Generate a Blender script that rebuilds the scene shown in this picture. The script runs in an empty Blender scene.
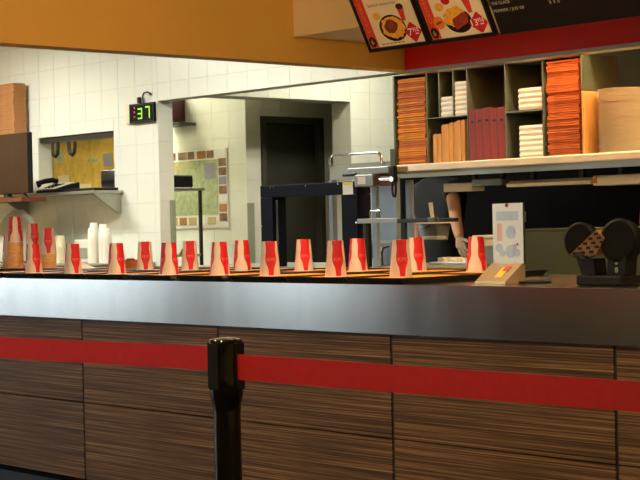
import bpy, bmesh, math, random
from mathutils import Vector, Matrix

random.seed(7)
S = bpy.context.scene
COL = S.collection

# ------------------------------------------------------------------ camera
FOC, YAW, PITCH, ROLL = 1612.58, .737483575, -.0094067, -.0224314      # focal length in pixels of a 640 wide frame
fw = Vector((-math.cos(YAW) * math.cos(PITCH), math.sin(YAW) * math.cos(PITCH), math.sin(PITCH)))
rt = Vector((math.sin(YAW), math.cos(YAW), 0))
up = rt.cross(fw)
R2 = rt * math.cos(ROLL) + up * math.sin(ROLL)
U2 = R2.cross(fw)
cam_d = bpy.data.cameras.new('camera')
cam_d.sensor_width = 36
cam_d.lens = FOC / 640 * 36
cam_d.clip_end = 200
cam = bpy.data.objects.new('camera', cam_d)
M = Matrix((R2, U2, -fw)).transposed().to_4x4()
M.translation = Vector((0, 0, 1.21))
cam.matrix_world = M
COL.objects.link(cam)
S.camera = cam

# ------------------------------------------------------------------ world, exposure
W = bpy.data.worlds.new('overcast_sky')
S.world = W
W.use_nodes = True
bg = W.node_tree.nodes['Background']
bg.inputs[0].default_value = (.86, .93, 1.0, 1)
bg.inputs[1].default_value = 2.6
S.view_settings.view_transform = 'Standard'
S.view_settings.look = 'None'
S.view_settings.gamma = 1
S.view_settings.use_curve_mapping = False
S.view_settings.exposure = 0.9

KITCHEN_W, HEADER_W, STORE_W, SHELF_W, GLOBE_E = 45, 13, 25, 10, 56          # watts of a fitting; emission of an added globe

# ------------------------------------------------------------------ materials
def lin(c):
    return tuple((x / 255 / 12.92) if x / 255 <= .04045 else ((x / 255 + .055) / 1.055) ** 2.4 for x in c)

MATS = {}
def mat(name, rgb, rough=.5, metal=0.0, var=.06, scale=(8, 8, 8), emit=0.0, emit_rgb=None, bump=0.0, spec=.5, rvar=0.0, coat=0.0):
    """principled material whose colour and roughness drift with an object-space noise"""
    m = bpy.data.materials.new(name)
    m.use_nodes = True
    nt = m.node_tree
    b = nt.nodes['Principled BSDF']
    c = lin(rgb)
    tc = nt.nodes.new('ShaderNodeTexCoord')
    mp = nt.nodes.new('ShaderNodeMapping')
    mp.inputs['Scale'].default_value = scale
    nz = nt.nodes.new('ShaderNodeTexNoise')
    nz.inputs['Scale'].default_value = 1
    nz.inputs['Detail'].default_value = 4
    nt.links.new(tc.outputs['Object'], mp.inputs[0])
    nt.links.new(mp.outputs[0], nz.inputs['Vector'])
    rp = nt.nodes.new('ShaderNodeValToRGB')
    rp.color_ramp.elements[0].position = .3
    rp.color_ramp.elements[1].position = .7
    rp.color_ramp.elements[0].color = (*[x * (1 - var) for x in c], 1)
    rp.color_ramp.elements[1].color = (*[min(1, x * (1 + var)) for x in c], 1)
    nt.links.new(nz.outputs[0], rp.inputs[0])
    nt.links.new(rp.outputs[0], b.inputs['Base Color'])
    b.inputs['Roughness'].default_value = rough
    b.inputs['Metallic'].default_value = metal
    b.inputs['Specular IOR Level'].default_value = spec
    b.inputs['Coat Weight'].default_value = coat
    if rvar:
        mr = nt.nodes.new('ShaderNodeMapRange')
        mr.inputs['To Min'].default_value = rough - rvar
        mr.inputs['To Max'].default_value = rough + rvar
        nt.links.new(nz.outputs[0], mr.inputs['Value'])
        nt.links.new(mr.outputs[0], b.inputs['Roughness'])
    if bump:
        bp = nt.nodes.new('ShaderNodeBump')
        bp.inputs['Strength'].default_value = bump
        bp.inputs['Distance'].default_value = .002
        nt.links.new(nz.outputs[0], bp.inputs['Height'])
        nt.links.new(bp.outputs[0], b.inputs['Normal'])
    if emit:
        b.inputs['Emission Color'].default_value = (*lin(emit_rgb or rgb), 1)
        b.inputs['Emission Strength'].default_value = emit
    MATS[name] = m
    return m

mat('tile_white', (226, 226, 212), .22, var=.02, scale=(3, 3, 3), coat=.2)
mat('grout', (206, 202, 184), .8, var=.05)
mat('plaster_white', (220, 216, 200), .8, var=.03)
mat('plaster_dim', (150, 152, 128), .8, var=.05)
mat('ochre_paint', (206, 157, 66), .65, var=.03, scale=(2, 2, 2))
mat('cream_paint', (226, 200, 148), .7, var=.03, scale=(2, 2, 2))
mat('red_paint', (228, 24, 16), .5, var=.04, scale=(3, 3, 3))
mat('ceiling_white', (200, 195, 178), .85, var=.03)
mat('floor_tile', (48, 40, 34), .35, var=.15, scale=(3, 3, 3))
mat('pavement', (150, 150, 146), .9, var=.1)
mat('steel', (186, 186, 182), .17, 1.0, var=.03, scale=(9, 3, 1.2), rvar=.05)
mat('steel_dull', (168, 168, 156), .42, .9, var=.06, scale=(6, 6, 6))
mat('steel_blue', (140, 150, 158), .45, .7, var=.06)
mat('steel_dark', (70, 70, 66), .45, .8, var=.1)
mat('steel_green', (88, 94, 68), .5, .35, var=.06)
mat('shelf_metal', (108, 112, 92), .45, .6, var=.1)
mat('black_plastic', (12, 11, 12), .45, var=.3, spec=.35)
mat('matte_black', (7, 7, 7), .6, var=.3, spec=.12)
mat('black_gloss', (10, 9, 10), .14, var=.2, coat=.3)
mat('near_black', (8, 7, 8), .8, 0, var=.3, spec=.1)  # paints the shade of the kitchen depth; also colours the counter carcass
mat('chrome', (190, 190, 190), .15, 1.0, var=.02)
mat('navy', (11, 13, 26), .55, var=.1, spec=.1)
mat('door_dark', (44, 42, 32), .55, var=.1, scale=(5, 5, 5))
mat('door_frame', (58, 56, 42), .55, var=.06)
mat('paper_white', (232, 228, 220), .7, var=.02)
mat('paper_print', (226, 240, 255), .38, var=.02, spec=.9)
mat('print_blue', (184, 208, 240), .38, var=.1, scale=(30, 30, 30))
mat('print_pink', (232, 205, 205), .6, var=.05)
mat('paper_orange', (246, 160, 52), .85, var=.1, scale=(20, 20, 20), spec=.08)
mat('card_orange', (178, 88, 24), .8, var=.12, scale=(12, 12, 60))
mat('card_amber', (208, 122, 18), .8, var=.12, scale=(12, 12, 60))
mat('card_tan', (178, 122, 72), .8, var=.1, scale=(10, 10, 40))
mat('stand_tan', (150, 122, 88), .5, var=.05)
mat('kraft', (196, 140, 72), .8, var=.12, scale=(60, 60, 6))
mat('wine_card', (118, 34, 20), .65, var=.3, scale=(60, 60, 5))
mat('foam', (224, 218, 202), .6, var=.02)
mat('foam_cream', (228, 212, 184), .6, var=.03)
mat('translucent_cream', (226, 214, 180), .35, var=.03)
mat('belt_red', (180, 8, 18), .6, var=.08, scale=(60, 60, 60))
mat('kraft_cup', (226, 182, 132), .7, var=.12, scale=(30, 30, 90))
mat('skin', (205, 150, 112), .5, var=.05, scale=(20, 20, 20))
mat('glove', (214, 206, 196), .4, var=.05)
mat('shirt_black', (10, 10, 13), .8, var=.2, bump=.2)
mat('hair_dark', (28, 20, 16), .6, var=.3, scale=(80, 80, 10))
mat('wood_red', (104, 50, 26), .45, var=.2, scale=(3, 40, 40))
mat('screen_brown', (58, 38, 24), .5, var=.15, scale=(6, 6, 6), spec=.15)
mat('yellow_board', (214, 176, 84), .8, var=.2, scale=(9, 9, 9))
mat('yellow_card', (236, 196, 30), .6, var=.05)
mat('red_plastic', (190, 26, 24), .4, var=.05)
mat('dark_red', (86, 18, 22), .4, var=.1)
mat('orange_plastic', (226, 110, 40), .4, var=.05)
mat('print_red', (206, 30, 34), .5, var=.05)
mat('print_text', (236, 140, 132), .5, var=.02)
mat('menu_cream', (232, 214, 176), .5, var=.03, scale=(6, 6, 6))
mat('menu_red', (214, 58, 50), .5, var=.06)
mat('menu_tag', (196, 16, 30), .45, var=.05)
mat('menu_white', (245, 240, 230), .5, var=.01)
mat('menu_yellow', (238, 190, 40), .5, var=.05)
mat('menu_orange', (240, 130, 24), .5, var=.1)
mat('menu_brown', (120, 52, 22), .5, var=.35, scale=(70, 70, 70))
mat('menu_meat', (150, 52, 34), .5, var=.3, scale=(60, 60, 60))
mat('menu_fries', (232, 168, 52), .5, var=.25, scale=(80, 80, 80))
mat('menu_black', (16, 14, 14), .35, var=.1)
mat('menu_cola', (60, 18, 16), .4, var=.2)
mat('menu_grey', (190, 180, 160), .5, var=.02)
mat('map_green', (170, 180, 136), .6, var=.22, scale=(22, 22, 22))
mat('map_violet', (150, 146, 160), .6, var=.1)
mat('map_sand', (196, 178, 120), .6, var=.12)
mat('map_photo', (128, 96, 68), .6, var=.6, scale=(14, 14, 14))
mat('led_green', (150, 220, 60), .4, emit=.35, emit_rgb=(150, 230, 50), var=.02)
mat('led_red', (230, 60, 30), .4, emit=.25, emit_rgb=(240, 50, 20), var=.02)
mat('keypad_gold', (150, 110, 62), .4, var=.2)
mat('lamp_cool', (255, 255, 255), .5, emit=9, emit_rgb=(255, 250, 232), var=0)
mat('lamp_warm', (255, 240, 210), .5, emit=GLOBE_E, emit_rgb=(255, 222, 172), var=0)
mat('cable', (20, 20, 20), .5, var=.1)

def wood_panel():
    m = bpy.data.materials.new('laminate_wood')
    m.use_nodes = True
    nt = m.node_tree
    b = nt.nodes['Principled BSDF']
    tc = nt.nodes.new('ShaderNodeTexCoord')
    mp = nt.nodes.new('ShaderNodeMapping')
    mp.inputs['Scale'].default_value = (.9, 1, 170)
    n1 = nt.nodes.new('ShaderNodeTexNoise')
    n1.inputs['Scale'].default_value = 1.0
    n1.inputs['Detail'].default_value = 6
    n1.inputs['Roughness'].default_value = .7
    mp2 = nt.nodes.new('ShaderNodeMapping')
    mp2.inputs['Scale'].default_value = (.7, 1, 14)
    n2 = nt.nodes.new('ShaderNodeTexNoise')
    n2.inputs['Scale'].default_value = 1.0
    rp = nt.nodes.new('ShaderNodeValToRGB')
    e = rp.color_ramp.elements
    e[0].position, e[0].color = .34, (*lin((54, 34, 19)), 1)
    e[1].position, e[1].color = .66, (*lin((206, 166, 112)), 1)
    k = e.new(.5); k.color = (*lin((118, 90, 58)), 1)
    mx = nt.nodes.new('ShaderNodeMix')
    mx.data_type = 'RGBA'; mx.blend_type = 'MULTIPLY'
    mx.inputs[0].default_value = .5
    L = nt.links.new
    L(tc.outputs['Object'], mp.inputs[0]); L(mp.outputs[0], n1.inputs['Vector'])
    L(tc.outputs['Object'], mp2.inputs[0]); L(mp2.outputs[0], n2.inputs['Vector'])
    L(n1.outputs[0], rp.inputs[0]); L(rp.outputs[0], mx.inputs[6])
    rp2 = nt.nodes.new('ShaderNodeValToRGB')
    rp2.color_ramp.elements[0].position, rp2.color_ramp.elements[1].position = .35, .65
    rp2.color_ramp.elements[0].color = (.55, .5, .45, 1)
    L(n2.outputs[0], rp2.inputs[0]); L(rp2.outputs[0], mx.inputs[7])
    L(mx.outputs[2], b.inputs['Base Color'])
    b.inputs['Roughness'].default_value = .5
    b.inputs['Specular IOR Level'].default_value = .25
    MATS['laminate_wood'] = m
wood_panel()

def cup_print():
    """white paper with three upside-down red bottle shapes, laid out on the cup's own UV map"""
    m = bpy.data.materials.new('cup_print')
    m.use_nodes = True
    nt = m.node_tree
    b = nt.nodes['Principled BSDF']
    L = nt.links.new
    uv = nt.nodes.new('ShaderNodeUVMap')
    sp = nt.nodes.new('ShaderNodeSeparateXYZ')
    L(uv.outputs[0], sp.inputs[0])
    def math_(op, a, v=None, link=None):
        n = nt.nodes.new('ShaderNodeMath'); n.operation = op
        L(a, n.inputs[0])
        if link is not None: L(link, n.inputs[1])
        elif v is not None: n.inputs[1].default_value = v
        return n.outputs[0]
    t = math_('MULTIPLY', sp.outputs[0], 3)
    t = math_('FRACT', t)
    t = math_('SUBTRACT', t, .5)
    t = math_('ABSOLUTE', t)
    fc = nt.nodes.new('ShaderNodeFloatCurve')
    c = fc.mapping.curves[0]
    pts = [(0, .11), (.12, .125), (.25, .16), (.36, .24), (.46, .30), (.60, .305), (.72, .285), (.82, .29), (.93, .325), (1, .33)]
    c.points[0].location = pts[0]; c.points[1].location = pts[-1]
    for q in pts[1:-1]: c.points.new(*q)
    fc.mapping.update()
    L(sp.outputs[1], fc.inputs['Value'])
    lt = math_('LESS_THAN', t, link=fc.outputs[0])
    mx = nt.nodes.new('ShaderNodeMix'); mx.data_type = 'RGBA'
    mx.inputs[6].default_value = (*lin((222, 208, 202)), 1)
    mx.inputs[7].default_value = (*lin((206, 24, 38)), 1)
    L(lt, mx.inputs[0]); L(mx.outputs[2], b.inputs['Base Color'])
    b.inputs['Roughness'].default_value = .4
    MATS['cup_print'] = m
cup_print()

def glass(name, tint=(.95, .98, 1), refl=.06):
    m = bpy.data.materials.new(name)
    m.use_nodes = True
    nt = m.node_tree
    nt.nodes.clear()
    o = nt.nodes.new('ShaderNodeOutputMaterial')
    mx = nt.nodes.new('ShaderNodeMixShader')
    t = nt.nodes.new('ShaderNodeBsdfTransparent'); t.inputs[0].default_value = (*tint, 1)
    g = nt.nodes.new('ShaderNodeBsdfGlossy'); g.inputs['Roughness'].default_value = .05
    mx.inputs[0].default_value = refl
    nt.links.new(t.outputs[0], mx.inputs[1]); nt.links.new(g.outputs[0], mx.inputs[2]); nt.links.new(mx.outputs[0], o.inputs[0])
    MATS[name] = m
glass('window_glass')
glass('clear_plastic', (.95, .96, .93), .22)

# ------------------------------------------------------------------ mesh helpers
class MB:
    def __init__(s): s.v, s.f, s.uv = [], [], None
    def add(s, vs, fs):
        n = len(s.v); s.v += [tuple(p) for p in vs]; s.f += [tuple(i + n for i in f) for f in fs]; return s
    def box(s, x0, x1, y0, y1, z0, z1):
        vs = [(x, y, z) for z in (z0, z1) for y in (y0, y1) for x in (x0, x1)]
        return s.add(vs, [(0, 2, 3, 1), (4, 5, 7, 6), (0, 1, 5, 4), (2, 6, 7, 3), (0, 4, 6, 2), (1, 3, 7, 5)])
    def rbox(s, x0, x1, y0, y1, z0, z1, r=.004):
        """box with chamfered edges"""
        bm = bmesh.new()
        bmesh.ops.create_cube(bm, size=1)
        for v in bm.verts:
            v.co = ((x0 + x1) / 2 + v.co.x * (x1 - x0), (y0 + y1) / 2 + v.co.y * (y1 - y0), (z0 + z1) / 2 + v.co.z * (z1 - z0))
        bmesh.ops.bevel(bm, geom=bm.edges[:], offset=r, segments=2, affect='EDGES', profile=.5)
        return s.take(bm)
    def take(s, bm):
        bm.verts.index_update()
        s.add([v.co[:] for v in bm.verts], [[v.index for v in f.verts] for f in bm.faces]); bm.free(); return s
    def prism(s, poly, axis, a0, a1):
        """polygon of 2-D points extruded along an axis: for 'x' points are (y,z), 'y' -> (x,z), 'z' -> (x,y)"""
        def P(p, a): return {'x': (a, p[0], p[1]), 'y': (p[0], a, p[1]), 'z': (p[0], p[1], a)}[axis]
        n = len(poly)
        vs = [P(p, a0) for p in poly] + [P(p, a1) for p in poly]
        fs = [tuple(range(n))[::-1], tuple(range(n, 2 * n))] + [(i, (i + 1) % n, n + (i + 1) % n, n + i) for i in range(n)]
        return s.add(vs, fs)
    def cyl(s, p0, p1, r0, r1=None, n=20):
        p0, p1 = Vector(p0), Vector(p1); r1 = r0 if r1 is None else r1
        d = (p1 - p0).normalized()
        a = d.orthogonal().normalized(); b = d.cross(a)
        vs = []
        for p, r in ((p0, r0), (p1, r1)):
            vs += [p + (a * math.cos(2 * math.pi * i / n) + b * math.sin(2 * math.pi * i / n)) * r for i in range(n)]
        return s.add(vs, [tuple(range(n))[::-1], tuple(range(n, 2 * n))] + [(i, (i + 1) % n, n + (i + 1) % n, n + i) for i in range(n)])
    def lathe(s, prof, c=(0, 0), n=24, closed=False):
        """profile of (r,z) turned about the vertical through c"""
        vs, fs = [], []
        for r, z in prof:
            vs += [(c[0] + r * math.cos(2 * math.pi * i / n), c[1] + r * math.sin(2 * math.pi * i / n), z) for i in range(n)]
        k = len(prof)
        for j in range(k - 1 if not closed else k):
            for i in range(n):
                a, b = j * n, ((j + 1) % k) * n
                fs.append((a + i, a + (i + 1) % n, b + (i + 1) % n, b + i))
        if not closed:
            fs += [tuple(range(n))[::-1], tuple(range((k - 1) * n, k * n))]
        return s.add(vs, fs)
    def tube(s, path, r, n=10):
        path = [Vector(p) for p in path]
        vs, fs = [], []
        a = None
        for i, p in enumerate(path):
            d = (path[min(i + 1, len(path) - 1)] - path[max(i - 1, 0)]).normalized()
            a = d.orthogonal().normalized() if a is None else (a - d * a.dot(d)).normalized()
            b = d.cross(a)
            vs += [p + (a * math.cos(2 * math.pi * j / n) + b * math.sin(2 * math.pi * j / n)) * r for j in range(n)]
        for i in range(len(path) - 1):
            fs += [(i * n + j, i * n + (j + 1) % n, (i + 1) * n + (j + 1) % n, (i + 1) * n + j) for j in range(n)]
        k = len(path)
        fs += [tuple(range(n))[::-1], tuple(range((k - 1) * n, k * n))]
        return s.add(vs, fs)
    def mesh(s, name, m, smooth=False):
        me = bpy.data.meshes.new(name)
        me.from_pydata(s.v, [], s.f)
        bm = bmesh.new(); bm.from_mesh(me)
        bmesh.ops.recalc_face_normals(bm, faces=bm.faces[:])
        bm.to_mesh(me); bm.free()
        me.materials.append(MATS[m])
        if smooth:
            for p in me.polygons: p.use_smooth = len(p.vertices) <= 4
            if hasattr(me, 'set_sharp_from_angle'): me.set_sharp_from_angle(angle=math.radians(42))
        return me
    def build(s, name, m, parent=None, smooth=False, local=False):
        if parent is not None and not local:
            o = parent
            off = Vector((0, 0, 0))
            while o is not None: off += o.location; o = o.parent
            s.v = [(x - off.x, y - off.y, z - off.z) for x, y, z in s.v]
        return link(name, s.mesh(name, m, smooth), parent)

def link(name, me, parent=None):
    o = bpy.data.objects.new(name, me)
    COL.objects.link(o)
    o.parent = parent
    return o
def tag(o, label=None, cat=None, group=None, kind=None):
    if label: o['label'] = label
    if cat: o['category'] = cat
    if group: o['group'] = group
    if kind: o['kind'] = kind
    return o
def thing(name, label, cat, loc=(0, 0, 0), group=None, rz=0):
    o = bpy.data.objects.new(name, None)
    o.empty_display_size = .05
    o.location = loc
    o.rotation_euler.z = rz
    COL.objects.link(o)
    return tag(o, label, cat, group)
def struct(name, mb, m, label=None):
    o = mb.build(name, m)
    return tag(o, label, None, None, 'structure')
def copy_tree(o, parent=None):
    c = o.copy(); COL.objects.link(c); c.parent = parent
    for ch in o.children: copy_tree(ch, c)
    return c
_text_cache = {}
def text_verts(txt, size, shear=0):
    """letters as a flat mesh in x,y (lower left at 0,0)"""
    cu = bpy.data.curves.new('lettering', 'FONT')
    cu.body = txt; cu.size = size; cu.shear = shear; cu.resolution_u = 3
    o = bpy.data.objects.new('lettering', cu); COL.objects.link(o)
    dg = bpy.context.evaluated_depsgraph_get(); dg.update()
    me = bpy.data.meshes.new_from_object(o.evaluated_get(dg))
    vs = [v.co[:] for v in me.vertices]; fs = [tuple(p.vertices) for p in me.polygons]
    bpy.data.objects.remove(o); bpy.data.curves.remove(cu); bpy.data.meshes.remove(me)
    return vs, fs
ORD = ['first', 'second', 'third', 'fourth', 'fifth', 'sixth', 'seventh', 'eighth', 'ninth', 'tenth', 'eleventh', 'twelfth']

def level(k, n):
    """where the k-th of n piled things lies"""
    if k == n - 1: return 'topmost '
    if k == 0: return 'lowest '
    if n <= 12: return ORD[k] + '-from-bottom '
    return ''
# ------------------------------------------------------------------ tiles on walls
TS = .2435
_tile_mesh = {}
def subtract(rects, h):
    out = []
    for a0, a1, z0, z1 in rects:
        if h[1] <= a0 or h[0] >= a1 or h[3] <= z0 or h[2] >= z1: out.append((a0, a1, z0, z1)); continue
        if h[0] > a0: out.append((a0, h[0], z0, z1))
        if h[1] < a1: out.append((h[1], a1, z0, z1))
        m0, m1 = max(a0, h[0]), min(a1, h[1])
        if h[2] > z0: out.append((m0, m1, z0, h[2]))
        if h[3] < z1: out.append((m0, m1, h[3], z1))
    return out
def tiles(parent, axis, pos, sign, a0, a1, z0, z1, ao, zo, holes=(), ts=TS, m='tile_white'):
    """axis: the wall's running direction; pos: coordinate of the wall face; sign: which way the face looks"""
    g, th = .0016, .004
    i = math.floor((a0 - ao) / ts)
    while ao + i * ts < a1:
        j = math.floor((z0 - zo) / ts)
        while zo + j * ts < z1:
            rs = [(max(a0, ao + i * ts), min(a1, ao + (i + 1) * ts), max(z0, zo + j * ts), min(z1, zo + (j + 1) * ts))]
            for h in holes: rs = subtract(rs, h)
            for r in rs:
                w, hh = r[1] - r[0] - 2 * g, r[3] - r[2] - 2 * g
                if w < .012 or hh < .012: continue
                key = (axis, sign, round(w, 3), round(hh, 3), m)
                if key not in _tile_mesh:
                    d = sorted((0, th * sign))
                    b = MB()
                    if axis == 'x': b.box(-w / 2, w / 2, d[0], d[1], -hh / 2, hh / 2)
                    else: b.box(d[0], d[1], -w / 2, w / 2, -hh / 2, hh / 2)
                    _tile_mesh[key] = b.mesh('tile', m)
                o = link('tile', _tile_mesh[key], parent)
                c, z = (r[0] + r[1]) / 2, (r[2] + r[3]) / 2
                o.location = (c, pos, z) if axis == 'x' else (pos, c, z)
            j += 1
        i += 1

# ================================================================== THE SETTING
XL, XR, YF = -13.6, 3.0, -8.0              # window wall, right wall, front wall
YW, YM, XD = 7.9, 9.3, -11.2               # tiled kitchen wall, map wall, door wall
XK = -10.63                                # tiled return wall of the kitchen
XB, ZB, YR = -7.1, 2.165, 7.2              # ochre downstand, its underside, red fascia
struct('floor', MB().box(-15.3, XR, YF, 12.2, -.1, 0), 'floor_tile')
struct('ceiling', MB().box(-15.3, XR, YF, 12.2, 3.1, 3.2), 'ceiling_white')
struct('wall_right', MB().box(XR, XR + .15, YF, 12.2, 0, 3.1), 'cream_paint')
struct('wall_front', MB().box(XL - .2, XR + .15, YF - .15, YF, 0, 3.1), 'cream_paint')
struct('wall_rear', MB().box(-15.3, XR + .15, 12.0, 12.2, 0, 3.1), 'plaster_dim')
struct('wall_storeroom', MB().box(-15.3, -15.15, YW, 12.0, 0, 3.1), 'plaster_white')
# window wall on the customers' left: tall glazing that lets the daylight in
WZ0, WZ1 = .10, 2.0
WINS = ((-5.15, -3.45), (-2.35, 1.2))
wb_ = MB().box(XL - .2, XL, YF, WINS[0][0], 0, 3.1).box(XL - .2, XL, WINS[0][1], WINS[1][0], 0, 3.1).box(XL - .2, XL, WINS[1][1], YW, 0, 3.1)
for a, b in WINS: wb_.box(XL - .2, XL, a, b, 0, WZ0).box(XL - .2, XL, a, b, WZ1, 3.1)
struct('wall_window', wb_, 'cream_paint')
for w_, (a, b) in enumerate(WINS):
    fr = MB()
    NP = 1 if w_ == 0 else 2
    for k in range(NP + 1):
        y = a + .03 + (b - a - .06) * k / NP
        fr.box(XL - .12, XL - .06, y - .03, y + .03, WZ0, WZ1)
    fr.box(XL - .12, XL - .06, a, b, WZ0, WZ0 + .06).box(XL - .12, XL - .06, a, b, WZ1 - .06, WZ1)
    win = struct('window_%d' % (w_ + 1), fr, 'steel_dull')
    for k in range(NP):
        y0, y1 = a + .06 + (b - a - .06) * k / NP, a + (b - a - .06) * (k + 1) / NP
        MB().box(XL - .095, XL - .085, y0, y1, WZ0 + .06, WZ1 - .06).build('pane', 'window_glass', win)
    pd = bpy.data.lights.new('window_portal', 'AREA')          # the sky is sampled through the glazing
    pd.shape = 'RECTANGLE'; pd.size = b - a; pd.size_y = WZ1 - WZ0
    pd.cycles.is_portal = True
    po = bpy.data.objects.new('window_portal', pd)
    po.location = (XL - .02, (a + b) / 2, (WZ0 + WZ1) / 2)
    po.rotation_euler = Matrix(((0, 0, -1), (1, 0, 0), (0, -1, 0))).to_euler()
    COL.objects.link(po)
struct('ground_outside', MB().box(-40, -15.4, -30, 20, -.2, -.1), 'pavement')

# tiled kitchen wall with the serving hatch
HX0, HX1, HZ0, HZ1 = -12.44, -11.262, 1.565, 2.045
wt = .14
wl = struct('wall_kitchen', MB().box(-15.15, HX0, YW + .004, YW + wt, 0, 3.1).box(HX1, XK - .004, YW + .004, YW + wt, 0, 3.1)
            .box(HX0, HX1, YW + .004, YW + wt, 0, HZ0).box(HX0, HX1, YW + .004, YW + wt, HZ1, 3.1), 'grout')
tiles(wl, 'x', YW + .004, -1, XL, XK, .9, 3.1, -10.94, 1.909, [(HX0, HX1, HZ0, HZ1)])
# header across the kitchen opening
hd = struct('wall_header', MB().box(XK - .004, -4.2, YW + .004, YW + wt, 2.25, 3.1), 'grout')
tiles(hd, 'x', YW + .004, -1, XK, -4.2, 2.25, 3.1, -10.94, 1.909)
# return wall facing right, with a wide opening and lintel
OY0, OY1, OZ = 8.05, 10.065, 2.32
rw = struct('wall_return', MB().box(XK - .25, XK - .004, YW + wt, OY0, 0, 3.1).box(XK - .25, XK - .004, OY1 + .004, 12.0, 0, 3.1)
            .box(XK - .25, XK - .004, OY0, OY1 + .004, OZ, 3.1), 'grout')
tiles(rw, 'y', XK - .004, 1, YW + .004, 12.0, .0, 3.1, 10.067, 1.921, [(OY0, OY1, -.1, OZ)])
tiles(rw, 'x', OY1 + .004, -1, XK - .25, XK, 0, OZ, XK - .25, 1.921, ts=.25)
# storeroom: map wall and door wall
mw = struct('wall_storage', MB().box(-15.15, XD - .004, YM + .004, YM + .12, 0, 3.1), 'grout')
tiles(mw, 'x', YM + .004, -1, -13.4, XD, .73, 3.1, -11.2, 2.02)
DY0, DY1, DZ = 9.474, 10.237, 2.21
dw = struct('wall_door', MB().box(XD - .12, XD - .004, YM + .12, DY0, 0, 3.1).box(XD - .12, XD - .004, DY1, 12.0, 0, 3.1)
            .box(XD - .12, XD - .004, DY0, DY1, DZ, 3.1), 'grout')
tiles(dw, 'y', XD - .004, 1, YM, 11.2, .6, 3.1, 9.505, 1.846, [(DY0, DY1, 0, DZ)], ts=.212)
d1 = struct('door_1', MB().box(XD - .10, XD - .06, DY0 + .05, DY1 - .05, .01, DZ - .06), 'door_dark')
dfm = MB().box(XD - .11, XD + .02, DY0, DY0 + .05, 0, DZ).box(XD - .11, XD + .02, DY1 - .05, DY1, 0, DZ).box(XD - .11, XD + .02, DY0 + .05, DY1 - .05, DZ - .06, DZ)
dfm.build('door_frame', 'door_frame', d1)
MB().cyl((XD - .06, DY0 + .12, 1.05), (XD - .01, DY0 + .12, 1.05), .012).cyl((XD - .01, DY0 + .12, 1.05), (XD - .01, DY0 + .25, 1.05), .011).build('door_handle', 'chrome', d1)
# ochre downstand, red fascia, cream bulkhead over the menus
struct('trim_1', MB().box(XB - .14, XB, -2.0, YR + .12, ZB, 3.1), 'ochre_paint')
struct('trim_2', MB().box(XB, -.6, YR, YR + .12, ZB, 2.316), 'red_paint')
struct('trim_3', MB().box(XB, -.6, 6.28, YR + .12, 2.316, 3.1), 'cream_paint')
struct('trim_4', MB().box(XB, -.6, YR + .002, YR + .118, ZB - .022, ZB), 'steel_dull')

# ------------------------------------------------------------------ light fittings
def area(name, loc, sx, sy, watts, rgb, parent):
    d = bpy.data.lights.new(name, 'AREA')
    d.shape = 'RECTANGLE'; d.size = sx; d.size_y = sy; d.energy = watts; d.color = lin(rgb)
    o = bpy.data.objects.new(name, d); COL.objects.link(o)
    o.parent = parent; o.location = loc
    return o
def fitting(x, y, sx, sy, watts, rgb, label, group, m):
    t = thing('ceiling_lamp', label, 'lamp', (x, y, 3.1), group)
    MB().box(-sx / 2 - .03, sx / 2 + .03, -sy / 2 - .03, sy / 2 + .03, -.07, 0).build('housing', 'plaster_white', t, local=True)
    MB().box(-sx / 2, sx / 2, -sy / 2, sy / 2, -.085, -.07).build('diffuser', m, t, local=True)
    area('tube_light', (0, 0, -.09), sx, sy, watts, rgb, t)
for x, y in ((-12.1, 6.25), (-9.2, 6.25)):
    fitting(x, y, 1.2, .3, KITCHEN_W, (250, 252, 244), 'white fluorescent ceiling light over the kitchen work area', 'kitchen ceiling lights', 'lamp_cool')
fitting(-9.75, 9.75, .3, 1.2, HEADER_W, (255, 250, 220), 'white fluorescent ceiling light behind the tiled header', None, 'lamp_cool')
fitting(-12.9, 8.65, 1.2, .3, STORE_W, (250, 250, 220), 'white fluorescent ceiling light in the storeroom with the map', None, 'lamp_cool')
fitting(-5.4, 7.62, 2.2, .10, SHELF_W, (255, 226, 176), 'narrow warm strip light above the pass shelf behind the red fascia', None, 'lamp_warm')
def sphere(r, c=(0, 0, 0), seg=20):
    bm = bmesh.new(); bmesh.ops.create_uvsphere(bm, u_segments=seg, v_segments=seg // 2, radius=r)
    for v in bm.verts: v.co = (v.co.x + c[0], v.co.y + c[1], v.co.z + c[2])
    return MB().take(bm)
for x, y in ((-4.5, 4.0), (-2.2, 4.0), (-4.5, .2), (-2.2, .2)):  # unseen globes, added to brighten the upper walls and menus
    t = thing('added_globe_light', 'added warm globe light, out of view over the customer side', 'lamp', (x, y, 3.1), 'added warm globe lights over the customer side')
    MB().cyl((0, 0, -.03), (0, 0, 0), .06).build('ceiling_rose', 'plaster_white', t, local=True)
    MB().cyl((0, 0, -.54), (0, 0, -.03), .006).build('stem', 'steel_dark', t, local=True)
    sphere(.14, (0, 0, -.67)).build('globe', 'lamp_warm', t, smooth=True, local=True)

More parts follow.
